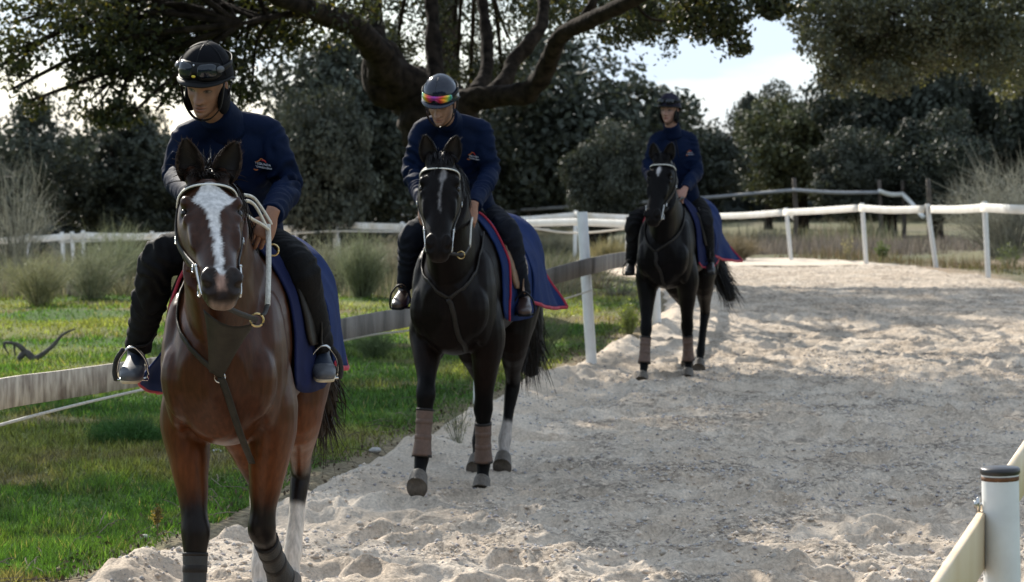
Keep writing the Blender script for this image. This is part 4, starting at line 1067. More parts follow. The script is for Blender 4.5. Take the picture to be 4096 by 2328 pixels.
# head cross sections: t along the face, half width, front profile, depth
HT = np.array([-0.03, 0.03, 0.09, 0.16, 0.23, 0.30, 0.37, 0.44, 0.50, 0.545, 0.585, 0.615])
HW = np.array([0.066, 0.090, 0.108, 0.114, 0.106, 0.090, 0.075, 0.066, 0.065, 0.068, 0.058, 0.038])
HF = np.array([-0.045, -0.010, 0.004, 0.008, 0.006, 0.0, -0.006, -0.010, -0.014, -0.022, -0.040, -0.062])
HD = np.array([0.13, 0.175, 0.215, 0.245, 0.250, 0.215, 0.165, 0.135, 0.122, 0.115, 0.092, 0.055])
def head_pt(t, ph, off=0.0):
    """point on the head surface in head space (x lateral, f forward, t down the face); ph 0 = horse's left, pi/2 = front"""
    w, f, d = np.interp(t, HT, HW), np.interp(t, HT, HF), np.interp(t, HT, HD)
    e = 2 / 2.3
    x = np.sign(cos(ph)) * abs(cos(ph)) ** e * (w + off)
    y = np.sign(sin(ph)) * abs(sin(ph)) ** e * (d / 2 + off) + f - d / 2
    return np.array([x, y, t])

def fore_leg(E, K, Fk, H, s=1.0):
    """shoulder, elbow E, knee K, fetlock Fk, toe-side hoof centre H"""
    E, K, Fk, H = map(np.asarray, (E, K, Fk, H))
    E = E + np.array([.004 * np.sign(E[0]), -.075, 0]); sh = E + np.array([-0.03 * np.sign(E[0]), 0.0, 0.20])
    co = Fk + (H - Fk) * 0.62
    kd = (Fk - K) / np.linalg.norm(Fk - K); ku = (E - K) / np.linalg.norm(E - K)
    P = [sh, E, E + (K - E) * 0.35, E + (K - E) * 0.7, K + ku * 0.065, K, K + kd * 0.06, K + (Fk - K) * 0.5, Fk - kd * 0.07, Fk, Fk + (co - Fk) * 0.55, co]
    a = np.array([.10, .102, .080, .058, .052, .056, .046, .034, .034, .041, .034, .047]) * s
    b = np.array([.19, .150, .105, .068, .060, .056, .052, .043, .045, .049, .041, .055]) * s
    return P, a, b, co

def hind_leg(Hp, St, Hk, Fk, H, s=1.0):
    Hp, St, Hk, Fk, H = map(np.asarray, (Hp, St, Hk, Fk, H))
    co = Fk + (H - Fk) * 0.62
    kd = (Fk - Hk) / np.linalg.norm(Fk - Hk)
    P = [Hp, (Hp + St) / 2 + np.array([0, .10, 0]), St + (Hk - St) * .22 + np.array([0, .03, 0]), St + (Hk - St) * .55, St + (Hk - St) * .85, Hk, Hk + kd * .09, Hk + (Fk - Hk) * .55, Fk - kd * .07, Fk, Fk + (co - Fk) * .55, co]
    a = np.array([.135, .135, .105, .078, .050, .048, .042, .034, .035, .042, .035, .047]) * s
    b = np.array([.26, .25, .18, .115, .080, .072, .056, .044, .046, .050, .042, .055]) * s
    return P, a, b, co

def hoof_geo(co, d, a0=0.05, b0=0.058):
    d = np.asarray(d, float); d /= np.linalg.norm(d)
    P = [co - d * .012, co + d * .008, co + d * .055, co + d * .068]
    f = np.array([0, -1, 0]) - d * (-d[1]); f /= np.linalg.norm(f)
    P = [p + f * .01 * k for k, p in enumerate(P)]
    return loft(P, [a0 * .95, a0 * 1.0, a0 * 1.17, a0 * 1.16], [b0, b0 * 1.04, b0 * 1.22, b0 * 1.18], n=18, sub=2, cap=.05)

def body_section(y):
    ys = [-.52, -.45, -.30, -.10, .10, .35, .65, .90, 1.10, 1.28, 1.42]
    zc = np.interp(y, ys, [1.04, 1.06, 1.11, 1.17, 1.20, 1.19, 1.20, 1.24, 1.27, 1.26, 1.23])
    a = np.interp(y, ys, [.11, .165, .205, .232, .255, .285, .305, .285, .270, .235, .14])
    b = np.interp(y, ys, [.17, .24, .32, .37, .385, .345, .31, .305, .305, .26, .16])
    return zc, a, b

def conform(V, bvh, off):
    """lift points that lie in or too close to the body surface to off metres above it"""
    V = np.array(V, float)
    for i, p in enumerate(V):
        co, n, _, d = bvh.find_nearest(Vector(p))
        if co is None: continue
        s_ = (Vector(p) - co).dot(n)
        if s_ < off and d < .25: V[i] = np.array(co + n * off)
    return V
def hug(h, pts, off=.006, n=24):
    return conform(catmull(np.array(pts, float), max(2, n // max(1, len(pts) - 1))), h['bvh'], off)

def make_horse(h, label):
    fr = h['frame']; s = h.get('scale', 1.0)
    root = empty("horse", tuple(fr.o), fr.yaw)
    set_tags(root, label, "horse", "racehorses walking in single file")
    r = np.random.default_rng(h['seed'])
    ht = np.asarray(h['poll'], float)
    # head frame
    el = np.array([0, -sin(radians(h['pitch'])), -cos(radians(h['pitch']))])
    ef = np.array([0, -cos(radians(h['pitch'])), sin(radians(h['pitch']))])
    Rz = rot_z(radians(h['hyaw'])); el, ef = Rz @ el, Rz @ ef
    ex = np.cross(ef, -el); ex /= np.linalg.norm(ex)
    ro = radians(h.get('roll', 0)); ex, u2 = cos(ro) * ex + sin(ro) * (-el), cos(ro) * (-el) - sin(ro) * ex; el = -u2
    HM = np.column_stack([ex, ef, el])                       # head space (x, f, t) -> horse space
    hp = lambda p: ht + HM @ np.asarray(p, float)
    pieces, KP, KC = [], [], []
    coat_c, dark_c, belly_c = np.array(h['coat']), np.array(h['dark']), np.array(h['coat2'])
    coat, dark, sockc = np.eye(3)
    def piece(L, c):
        pieces.append(L); KP.append(L[0]); KC.append(np.tile(c, (len(L[0]), 1)) if np.ndim(c) == 1 else c)
    # trunk
    ys = np.array([-.49, -.43, -.30, -.10, .10, .35, .65, .90, 1.10, 1.28, 1.40])
    zc, a, b = np.array([body_section(v) for v in ys]).T
    a = a * np.interp(ys, [.4, 1.0], [1, h.get('hipw', 1)])
    L_ = loft(np.column_stack([0 * ys, ys, zc]), a, b, n=36, sub=4, p=[2, 2, 2.1, 2.2, 2.1, 2, 2, 2.1, 2.2, 2.1, 2])
    piece(L_, coat)
    # withers ridge, croup, chest muscles, shoulders
    piece(loft([(0, -.15, 1.42), (0, .08, 1.50), (0, .35, 1.45), (0, .6, 1.42)], [.07, .07, .08, .1], [.11, .12, .10, .09], n=14), coat)
    for sx in (-1, 1):
        piece(ellipsoid((sx * .110, -.375, 1.08), (.115, .12, .17)), coat)
        piece(ellipsoid((sx * .165, -.22, 1.13), (.075, .19, .28)), coat)
        piece(ellipsoid((sx * .155, -.10, .92), (.095, .15, .17)), coat)
        piece(ellipsoid((sx * .145 * h.get('hipw', 1), 1.02, 1.30), (.135, .26, .22)), coat)
    # neck
    thr = hp((0, -.115, .06))
    n0 = np.array([0, -.12, 1.28]); n1 = np.array([thr[0] * .22, -.36, 1.42]); n3 = thr
    n2 = n1 * .45 + n3 * .55 + np.array([0, .0, .035])
    dirn = (hp((0, -.13, 0)) - n2)
    side = [(1, 0, 0), (1, 0, 0), tuple(ex * .5 + np.array([.5, 0, 0])), tuple(ex), tuple(ex)]
    piece(loft([n0, n1, n2, n3, n3 + dirn * .12], [.17, .135, .098, .082, .066], [.36, .285, .19, .135, .10], side=side, n=28, sub=5, p=2.1), coat)
    # crest of the neck
    piece(loft([(0, -.05, 1.47), n1 + np.array([0, .10, .20]), n2 + np.array([0, .06, .145]), hp((0, -.10, -.03))], [.06, .05, .045, .05], [.1, .09, .07, .06], side=side[:4], n=14, sub=4), coat)
    # head
    P = np.column_stack([0 * HT, HF - HD / 2, HT])
    HL = loft([hp(p) for p in P], HW * h.get('hw', 1), HD / 2, side=tuple(ex), n=32, sub=4, p=2.3, cap=.5)
    piece(HL, coat)
    for sx in (-1, 1):
        for (c_, r_) in (((sx * .088, -.026, .138), (.024, .028, .034)), ((sx * .088, -.046, .205), (.020, .026, .03)), ((sx * .080, -.050, .285), (.014, .03, .08)),
                         ((sx * .066, -.165, .215), (.032, .065, .085)), ((sx * .040, -.030, .535), (.030, .028, .040)), ((sx * .055, -.03, -.02), (.03, .03, .05))):
            V_, Q_, T_ = ellipsoid((0, 0, 0), r_)
            piece((np.array([hp(np.asarray(c_) + v) for v in V_]), Q_, T_), coat)
    V_, Q_, T_ = ellipsoid((0, -.088, .585), (.036, .03, .035)); piece((np.array([hp(v) for v in V_]), Q_, T_), coat)
    # legs
    hoofs, boots = [], []
    for nm, J in h['fore'].items():
        P, a, b, co = fore_leg(*J, s=s)
        L_ = loft(P, a, b, n=18, sub=4)
        zk = P[5][2]
        dw = smooth01(np.arange(len(L_[0])) / 72.0, 2.3, 3.9)[:, None]; c = coat * (1 - dw) + dark * dw
        piece(L_, c)
        # point of the accessory bone behind the knee
        piece(ellipsoid(P[5] + np.array([0, .045, 0]), (.028, .03, .045)), dark)
        hoofs.append((co, J[3] - np.asarray(J[2]), False)); boots.append((P, np.asarray(J[1]), np.asarray(J[2])))
    for nm, J in h['hind'].items():
        P, a, b, co = hind_leg(*J[:5], s=s)
        L_ = loft(P, a, b, n=20, sub=4)
        idx = np.arange(len(L_[0]))[:, None]
        sock = sockc if J[5] else dark
        c = np.where(idx >= 20 * 4 * J[6], sock, coat + (dark - coat) * smooth01(idx / 80.0, 3.4, 4.6))
        piece(L_, c)
        piece(ellipsoid(P[5] + np.array([0, .06, .02]), (.022, .03, .05)), dark)
        hoofs.append((co, np.asarray(J[4]) - np.asarray(J[3]), J[5]))
    V, Q = remesh(pieces, 0.0105, it=14, lam=.5)
    K = nearest_cols(V, np.vstack(KP), np.vstack(KC), 8)
    lo = smooth01(V[:, 2] + .05 * fbm(V * 4, 2, 4), 1.02, .68)[:, None] * smooth01(V[:, 2], .36, .52)[:, None]
    C = K[:, :1] * (coat_c + (belly_c - coat_c) * lo) + K[:, 1:2] * dark_c + K[:, 2:] * np.array((.62, .60, .57))
    coat, dark = coat_c, dark_c
    # head detail: work in head space
    H = (V - ht) @ HM
    hx, hf, htt = H[:, 0], H[:, 1], H[:, 2]
    onhead = smooth01(hf, -.32, -.24) * smooth01(htt, -.06, 0.0) * (np.abs(hx) < .14)
    N = vnormals(V, Q)
    disp = np.zeros(len(V))
    for sx in (-1, 1):
        # nostril pits (comma shaped, opening outward)
        e = ((hx - sx * .042) / .0185) ** 2 + ((htt - .548 + (hx * sx - .042) * .5) / .030) ** 2
        pit = np.exp(-e ** 1.6) * smooth01(hf, -.075, -.05) * onhead
        disp -= .016 * pit
        rim = np.exp(-((np.sqrt(e) - 1.45) / .35) ** 2) * smooth01(hf, -.085, -.06) * onhead
        disp += .006 * rim
        C = C * (1 - pit[:, None] * .95) + np.array([.006, .005, .005]) * pit[:, None] * .95
        # eye socket
        e = ((hf + .046) / .030) ** 2 + ((htt - .172) / .026) ** 2
        sk = np.exp(-e ** 2) * (hx * sx > .05) * onhead
        disp -= .006 * sk
        C = C * (1 - sk[:, None] * .8) + np.array([.010, .008, .007]) * sk[:, None] * .8
        # hollow above the eye and along the cheek
        disp -= .007 * np.exp(-((hf + .035) / .02) ** 2 - ((htt - .085) / .022) ** 2) * (hx * sx > .03) * onhead
        disp -= .005 * np.exp(-((hf + .03) / .02) ** 2 - ((htt - .36) / .06) ** 2) * (hx * sx > .02) * onhead
    mouth = np.exp(-((htt - .585 - .25 * (hf + .075)) / .006) ** 2) * smooth01(-hf, .06, .075) * onhead * (htt > .48)
    disp -= .006 * mouth
    # muscles and veins: broad soft relief on the body
    disp += (1 - onhead) * .004 * fbm(V * 7, 2, h['seed'])
    V = V + N * disp[:, None]
    h['bvh'] = BVHTree.FromPolygons([tuple(v) for v in V], [tuple(int(i) for i in q) for q in Q])
    C = C * (1 - .45 * (smooth01(htt, .0, .08) * onhead * h.get('facedark', .6)))[:, None]
    # face colours
    muz = smooth01(htt, .44, .54) * onhead
    C = C * (1 - muz[:, None] * h['muzdark']) + np.array([.018, .015, .014]) * muz[:, None] * h['muzdark']
    fr_ = np.array([.010, .008, .007])
    pol = smooth01(htt, .06, .0) * onhead
    C = C * (1 - .8 * pol[:, None]) + fr_ * .8 * pol[:, None]
    C = C * (1 - mouth[:, None]) + fr_ * mouth[:, None]
    wob = .008 * fbm(H * 22, 3, 3)
    b_ = h['blaze'](hx + wob, htt + wob) * smooth01(hf, -.085, -.05) * onhead
    C = C * (1 - b_[:, None]) + np.array([.70, .70, .71]) * b_[:, None]
    pk = h['pink'](hx + wob, htt) * smooth01(hf, -.12, -.08) * onhead
    C = C * (1 - pk[:, None]) + np.array([.42, .27, .22]) * pk[:, None]
    lp = smooth01(htt, .596, .610) * smooth01(-hf, .06, .085) * onhead * .55
    C = C * (1 - lp[:, None]) + np.array(h.get('lip', (.05, .04, .036))) * lp[:, None]
    # soft mottling of the coat
    C = C * (1 + .10 * fbm(V * 5, 3, 9))[:, None]
    mesh_np("body", V, Q, M_coat if h['seed'] == 11 else M_coat_dark, C, parent=root)
    # eyes
    for sx in (-1, 1):
        g = Geo(); c_ = hp((sx * .0975, -.046, .172)); V_, Q_, T_ = ellipsoid(c_, (.012, .018, .017)); g.add(V_, Q_, T_); g.build("eye", M_eye, root)
    # ears
    for sx, tilt in ((-1, h['ears'][0]), (1, h['ears'][1])):
        nv, ns = 14, 11; v = np.linspace(0, 1, nv); Lr = h.get('earlen', .165)
        wv = h.get('earw', .050) * np.sin(pi * np.clip(.22 + .78 * v, 0, 1)) ** .8 * (1 - .15 * v) + .001
        w_ = HM.T @ np.array([0, -.12, 1.0]); ax = np.array([sin(tilt), w_[1] * h.get('earfwd', .75), w_[2]]); ax /= np.linalg.norm(ax)
        fw = np.array([sx * .22, 1, .08]); fw -= fw @ ax * ax; fw /= np.linalg.norm(fw); lat = np.cross(ax, fw)
        ss = np.linspace(-1, 1, ns)
        def shell(off):
            X = []
            for k in range(nv):
                dp = .85 * wv[k]
                ang = ss * 1.75
                X.append(np.array([ax * Lr * v[k] * (1 + .02 * off) + lat * ((wv[k] + off) * np.sin(ang) * (1.0)) - fw * ((dp + off) * np.cos(ang) - .6 * dp) for ang in ang]))
            return np.array(X)
        A, B = shell(0.0), shell(.007)
        base = np.array([sx * .052, -.045, -.022])
        Vv = np.vstack([A.reshape(-1, 3), B.reshape(-1, 3)]) + base
        i = np.arange(nv - 1)[:, None] * ns; j = np.arange(ns - 1)[None]
        q = np.stack([i + j, i + j + 1, i + ns + j + 1, i + ns + j], -1).reshape(-1, 4); o = nv * ns
        qe = [[k * ns, (k + 1) * ns, o + (k + 1) * ns, o + k * ns] for k in range(nv - 1)] + [[k * ns + ns - 1, o + k * ns + ns - 1, o + (k + 1) * ns + ns - 1, (k + 1) * ns + ns - 1] for k in range(nv - 1)]
        qt = [[(nv - 1) * ns + k, (nv - 1) * ns + k + 1, o + (nv - 1) * ns + k + 1, o + (nv - 1) * ns + k] for k in range(ns - 1)]
        cc = np.vstack([np.tile((.016, .012, .010), (o, 1)), np.tile(coat * .45, (o, 1))])
        g = Geo(); g.add(np.array([hp(p) for p in Vv]), np.vstack([q, q[:, ::-1] + o, qe, qt]), None, cc)
        # soft hair along the rim and inside the ear
        rv = r.integers(1, nv - 1, 150); side_ = r.integers(0, 2, 150) * (ns - 1)
        ro_ = A[rv, side_] + base
        tp = ro_ + np.outer(np.ones(150), fw) * .012 + ax * .015 + r.standard_normal((150, 3)) * .006
        ro_, tp = np.array([hp(p) for p in ro_]), np.array([hp(p) for p in tp])
        Vr, Qr, Cr = ribbons(ro_, tp, (ro_ + tp) / 2, .0011, np.tile(h['earhair'], (150, 1)), 3)
        g.add(Vr, Qr, None, Cr)
        g.build("ear", M_hair, root)
    # forelock and mane
    n = 420
    th = r.uniform(-1, 1, n)
    ro_ = np.column_stack([th * .045, -.055 + r.uniform(-.03, .03, n), np.full(n, -.035)])
    ro_[:, 1] -= np.abs(th) * .01
    if h['forelock'] == 'tousled':
        tp = ro_ + np.column_stack([.05 * r.standard_normal(n) + .012, .03 + .02 * r.standard_normal(n), -.055 + .045 * r.standard_normal(n)])
        up = r.random(n) < .05; tp[up] += np.column_stack([.01 * r.standard_normal(up.sum()) - .01, 0 * tp[up, 0], -.05 - .03 * r.random(up.sum())])
        dn = r.random(n) < .55; tp[dn, 2] = r.uniform(-.01, .05, dn.sum()); tp[dn, 1] = .012
        md = (ro_ + tp) / 2 + np.column_stack([0 * th, np.full(n, .02), np.full(n, -.035)])
    else:
        tp = ro_ + np.column_stack([.02 * r.standard_normal(n), np.full(n, .055), .06 + .03 * r.standard_normal(n)])
        md = (ro_ + tp) / 2 + np.column_stack([0 * th, np.full(n, .035), np.full(n, -.045)])
    ro_, tp, md = [np.array([hp(p) for p in q]) for q in (ro_, tp, md)]
    col = np.array(h['hair']) * r.uniform(.5, 1.7, (n, 1))
    g = Geo(); g.add(*[x_ if k < 2 else None for k, x_ in enumerate(ribbons(ro_, tp, md, .0032, col, 6)[:2])], None, ribbons(ro_, tp, md, .0032, col, 6)[2])
    ctr = np.array([hp((0, -.05, -.025))]); 
    V_, Q_, T_ = ellipsoid((0, -.055, -.022), (.055, .045, .028)); g.add(np.array([hp(v) for v in V_]), Q_, T_, np.array(h['hair']) * .8)
    g.build("forelock", M_hair, root)
    n = 900
    t_ = r.random(n)
    cr_ = catmull(np.array([(0, .02, 1.60), n1 + np.array([0, .12, .285]), n2 + np.array([0, .075, .20]), hp((0, -.10, -.075))]), 12)
    k = np.linspace(0, 1, len(cr_)); ro_ = np.column_stack([np.interp(t_, k, cr_[:, j]) for j in range(3)]) + r.standard_normal((n, 3)) * .008
    sd = h['mane']
    ln = r.uniform(.09, .17, n)
    tp = ro_ + np.column_stack([sd * (.075 + .03 * r.random(n)), .01 * r.standard_normal(n), -ln])
    md = (ro_ + tp) / 2 + np.column_stack([sd * .05 * np.ones(n), 0 * t_, .05 * np.ones(n)])
    Vr, Qr, Cr = ribbons(ro_, tp, md, .0038, np.array(h['hair']) * r.uniform(.6, 1.5, (n, 1)), 6)
    g = Geo(); g.add(Vr, Qr, None, Cr); g.build("mane", M_hair, root)
    # tail: dock and long hair
    T = [np.asarray(q, float) for q in h['tail']]
    Lt = loft(T, [.035, .065, .090, .085, .04], [.035, .065, .085, .075, .04], n=12, sub=4)
    g = Geo(); g.add(*Lt, np.array(h['tailhair']) * .7)
    n = 1500; t_ = r.random(n) ** .8
    D = catmull(np.array(T), 10); k = np.linspace(0, 1, len(D))
    at_ = lambda q: np.column_stack([np.interp(q, k, D[:, j]) for j in range(3)])
    ro_ = at_(t_ * .75) + r.standard_normal((n, 3)) * .03; q2 = np.minimum(t_ * .75 + r.uniform(.15, .45, n), 1.0)
    tp = at_(q2) + r.standard_normal((n, 3)) * (.03 + .035 * q2[:, None]) + np.column_stack([0 * t_, 0 * t_, -.04 * r.random(n)])
    md = (ro_ + tp) / 2 + r.standard_normal((n, 3)) * .02
    Vr, Qr, Cr = ribbons(ro_, tp, md, .0042, np.array(h['tailhair']) * r.uniform(.5, 1.6, (n, 1)), 6)
    g.add(Vr, Qr, None, Cr); g.build("tail", M_hair, root)
    # hooves
    for co, d, pale in hoofs:
        g = Geo(); g.add(*hoof_geo(co, d)); g.build("hoof", M_hoof, root)
    # tendon boots on the fore legs
    bm, sm = h['boot']
    for P, K, Fk in boots:
        ax = (Fk - K) / np.linalg.norm(Fk - K)
        ln = np.linalg.norm(Fk - K)
        q = [K + ax * (.085 + (ln - .095) * f) for f in (0, .25, .55, .8, 1.0)]
        g = Geo(); V_, Q_, T_ = loft(q, [.049, .046, .045, .050, .056], [.058, .056, .056, .062, .068], n=24, sub=4, cap=.02)
        g.add(V_, Q_, T_)
        bo = g.build("leg_boot", bm, root)
        for f in (.26, .60):
            g = Geo(); c_ = K + ax * (.085 + (ln - .095) * f)
            g.add(*loft([c_ - ax * .016, c_ - ax * .012, c_ + ax * .012, c_ + ax * .016], [.0450, .0478, .0478, .0450], [.0545, .0582, .0582, .0545], n=24, sub=1, cap=.0))
            g.build("boot_strap", sm, bo)
        for f in (0.0, 1.0):
            g = Geo(); c_ = K + ax * (.085 + (ln - .095) * f); w = .0495 if f == 0 else .0565
            g.add(*loft([c_ - ax * .007, c_ + ax * .007], [w, w], [w + .0095, w + .0095], n=24, sub=1, cap=0.0)); g.build("boot_trim", M_leather, bo)
    # bridle
    br = empty("bridle"); br.parent = root
    ring = lambda ts, phs, off: [hp(head_pt(tt, ph, off)) for tt, ph in zip(ts, phs)]
    phs = np.linspace(-.12, pi + .12, 15)
    bt = .052 + .012 * np.cos(np.linspace(-pi, pi, 15))
    g = Geo(); g.add(*strap(ring(bt, phs, .006), .013, .005, tuple(el), sub=2)); g.build("browband", M_leather, br)
    g = Geo(); g.add(*strap(ring(bt + .010, phs, .012), .0036, .003, tuple(el), sub=2)); g.build("browband_piping", M_piping, br)
    for sx in (-1, 1):
        ph = 0.06 if sx > 0 else pi - .06
        tt = np.array([-.02, .05, .13, .22, .32, .42, .50]); 
        pts = [hp(head_pt(q, ph + sx * .28 * (1 if 0.1 < q < .4 else .5) * -1, .007)) for q in tt]
        g = Geo(); g.add(*strap(pts, .0125, .004, tuple(ef), sub=3)); g.build("cheek_strap", M_leather, br)
        pts = [hp(head_pt(q, ph - sx * .75, .006)) for q in (-.01, .08, .17, .24)] 
        g = Geo(); g.add(*strap(pts, .007, .003, tuple(ef), sub=3)); g.build("throat_strap", M_leather, br)
        for q in (.19, .40):
            c_ = hp(head_pt(q, ph + sx * -.28, .013)); g = Geo(); g.add(*tube([c_ + ef * .010 * cos(a_) + el * .016 * sin(a_) for a_ in np.linspace(0, 2 * pi, 9)], .0025, 6, 1)); g.build("buckle", M_steel, br)
        # full-cheek snaffle: long upright cheek and ring
        bc = hp(np.array([sx * .067, -.075, .520]))
        g = Geo()
        g.add(*tube([bc + ef * .012 - el * .085 + ex * sx * .010, bc + ef * .008 - el * .04 + ex * sx * .008, bc + ex * sx * .004, bc - ef * .006 + el * .045], .0042, 8, 3))
        g.add(*ellipsoid(bc + ef * .012 - el * .085 + ex * sx * .010, (.007, .007, .007), nu=8, nv=5))
        g.add(*tube([bc - ef * .024 + ef * .024 * cos(a_) + el * .024 * sin(a_) + ex * sx * .004 for a_ in np.linspace(0, 2 * pi, 13)], .0042, 7, 1))
        g.build("snaffle_bit", M_steel, br)
    g = Geo(); g.add(*strap([hp((sx_ * .07, -.10 - .03 * (1 - abs(sx_)), .515)) for sx_ in np.linspace(-1, 1, 9)], .007, .003, tuple(el), sub=2)); g.build("chin_strap", M_leather, br)
    h.update(root=root, hp=hp, ex=ex, ef=ef, el=el, br=br, n1=n1, n2=n2)
    return h

def drape(name, parent, m, y0, y1, zb, off, flare, ny=40, nsx=26, seed=1, wave=.012, trim=None, lift=None, bvh=None, tr=.011, inset=6):
    """cloth over the back: follows the section of the barrel, then hangs; trim tube along the lower and rear edge"""
    ys = np.linspace(y0, y1, ny); half = []
    for f, y in zip(np.linspace(0, 1, ny), ys):
        zc, a, b = body_section(min(y, 1.34)); top = zc + b
        if y < .62: top = max(top, 1.62 - .30 * max(0, y - .08) if y > .05 else 1.60)
        a2, b2 = a + off, top - zc + off
        zbt = zb(f)
        s1 = np.linspace(0, 1, nsx); row = []
        arc = pi / 2
        hang = max(zc - zbt, .02)
        Ltot = 1.25 * (a2 + b2) * .8 + hang; La = 1.25 * (a2 + b2) * .8
        for s in s1:
            d = s * Ltot
            if d < La:
                ph = arc * d / La; row.append((a2 * sin(ph), y, zc + b2 * cos(ph)))
            else:
                k = (d - La); row.append((a2 + flare(f) * k + wave * sin(9 * y + 7 + seed) * min(1, k * 6) * 1.0 + .5 * wave * sin(23 * y + seed) * min(1, k * 5), y, zc - k))
        half.append(row)
    Hh = np.array(half)
    left, right = Hh, Hh[:, ::-1] * np.array([-1, 1, 1])
    A = np.concatenate([right[:, :-1], left], 1)
    if lift is not None:
        for i in range(ny):
            for j in range(A.shape[1]): A[i, j] += lift(i / (ny - 1), A[i, j])
    n_, k_ = A.shape[:2]
    V = A.reshape(-1, 3)
    if bvh is not None:
        V = conform(V, bvh, off)
        A = V.reshape(n_, k_, 3); A[1:-1] = A[1:-1] * .5 + (A[2:] + A[:-2]) * .25; A[:, 1:-1] = A[:, 1:-1] * .5 + (A[:, 2:] + A[:, :-2]) * .25
        V = conform(A.reshape(-1, 3), bvh, off * .8)
    nb = fbm(V * 6, 3, seed) * .006
    i = np.arange(n_ - 1)[:, None] * k_; j = np.arange(k_ - 1)[None]
    Q = np.stack([i + j, i + j + 1, i + k_ + j + 1, i + k_ + j], -1).reshape(-1, 4)
    N = vnormals(V, Q); V = V + N * nb[:, None]
    th = .008
    B = V - N * th
    o = len(V); rim = list(range(k_)) + [r_ * k_ + k_ - 1 for r_ in range(1, n_)] + [(n_ - 1) * k_ + c for c in range(k_ - 2, -1, -1)] + [r_ * k_ for r_ in range(n_ - 2, 0, -1)]
    rq = [[rim[q], rim[q] + o, rim[(q + 1) % len(rim)] + o, rim[(q + 1) % len(rim)]] for q in range(len(rim))]
    ob = mesh_np(name, np.vstack([V, B]), np.vstack([Q, Q[:, ::-1] + o, rq]), m, parent=parent)
    G_ = V.reshape(n_, k_, 3)
    if trim:
        for path in trim:
            if path == 'left': p = G_[:, -1]
            elif path == 'right': p = G_[:, 0]
            elif path == 'rear': p = G_[-1]
            elif path == 'rightfront': p = G_[0][:k_ // 2]
            elif path == 'inset': p = G_[inset] + (G_[inset] - np.array([0, G_[inset][0, 1], 1.2])) * np.array([.02, 0, .01])
            else: p = G_[0]
            g = Geo(); g.add(*loft(p, tr, .006, side=(0, 0, 1), n=8, sub=1)); g.build("trim", M_red, ob)
    return ob, G_
F1 = Frame(-1.094, 10.20, 2.5)
F2 = Frame(-0.285, 14.90, 10)
F3 = Frame(1.375, 22.60, 13)
zero = lambda x, t: np.zeros(len(x))
def blaze1(x, t):
    w = np.interp(t, [.055, .075, .11, .145, .18, .22, .30, .38, .46, .53, .56], [0, .034, .058, .078, .044, .024, .0175, .0155, .0145, .013, .009])
    c = np.interp(t, [0, .15, .25, .5], [.0, -.002, .006, .004])
    return smooth01(w - np.abs(x - c), -.004, .005) * smooth01(t, .058, .075) * smooth01(-t, -.565, -.53)
def pink1(x, t):
    return smooth01(.014 - np.abs(x - .008), -.004, .006) * smooth01(t, .525, .545) * smooth01(-t, -.600, -.575)
def blaze2(x, t):
    c = np.interp(t, [0, .12, .2, .3, .5], [-.020, -.020, -.004, .002, -.006])
    w = np.interp(t, [.07, .09, .13, .18, .25, .33, .38], [.003, .011, .014, .006, .005, .006, 0])
    return .38 * smooth01(w - np.abs(x - c), -.006, .006) * smooth01(t, .06, .085) * smooth01(-t, -.39, -.33)
def blaze3(x, t):
    w = np.interp(t, [.085, .10, .13, .15, .18, .20], [.003, .014, .020, .012, .006, 0])
    return smooth01(w - np.abs(x + .002), -.004, .004) * smooth01(t, .08, .095) * smooth01(-t, -.205, -.185)

H1 = dict(frame=F1, seed=11, coat=(.056, .021, .010), coat2=(.110, .036, .012), dark=(.010, .007, .006), hair=(.020, .014, .011), tailhair=(.030, .020, .014),
          earhair=(.06, .04, .03), poll=F1.l(208.5, 174, 9.30), pitch=52, hyaw=18, roll=2, hw=1.0, ears=(-.32, .16), earlen=.152, earw=.047, hipw=.95, lip=(.33, .24, .20), forelock='tousled', mane=1,
          muzdark=.75, blaze=blaze1, pink=pink1, boot=(M_bootgrey, M_leather),
          fore={'right': [(-.165, -.04, .90), (-.115, -.24, .475), (-.115, -.29, .17), (-.115, -.36, 0)],
                'left': [(.165, -.06, .90), (.125, -.13, .47), (.165, .14, .235), (.175, .19, .11)]},
          hind={'left': [(.13, 1.12, 1.2), (.15, .86, .95), (.105, 1.26, .54), (.085, 1.12, .19), (.08, 1.04, 0), True, 6.7],
                'right': [(-.13, 1.12, 1.2), (-.15, .80, .93), (-.045, .98, .52), (-.01, .80, .18), (-.005, .72, 0), True, 6.0]},
          tail=[(0, 1.36, 1.42), (.06, 1.55, 1.33), (.12, 1.63, 1.08), (.145, 1.62, .82), (.13, 1.58, .66)])
H2 = dict(frame=F2, seed=22, coat=(.010, .0072, .0068), coat2=(.018, .0115, .009), dark=(.006, .0055, .0055), hair=(.016, .015, .017), tailhair=(.022, .017, .014),
          earhair=(.03, .025, .022), poll=F2.l(440, 159, 14.0), pitch=39, hyaw=12, roll=1, hw=1.03, ears=(-.24, .20), earlen=.145, earw=.045, forelock='neat', mane=1,
          muzdark=.6, blaze=blaze2, pink=zero, boot=(M_bootbrown, M_bootbrown),
          fore={'right': [(-.165, -.10, .93), (-.125, -.42, .60), (-.14, -.47, .25), (-.145, -.56, .075)],
                'left': [(.165, -.04, .90), (.125, -.02, .485), (.12, .01, .17), (.12, -.04, 0)]},
          hind={'left': [(.13, 1.12, 1.2), (.15, .86, .95), (.07, 1.28, .54), (.04, 1.16, .19), (.04, 1.08, 0), True, 7.6],
                'right': [(-.13, 1.12, 1.2), (-.15, .86, .93), (-.10, 1.20, .53), (-.10, 1.02, .18), (-.10, .94, 0), False, 9]},
          tail=[(0, 1.36, 1.42), (.05, 1.55, 1.32), (.10, 1.62, 1.08), (.12, 1.62, .80), (.13, 1.60, .55)])
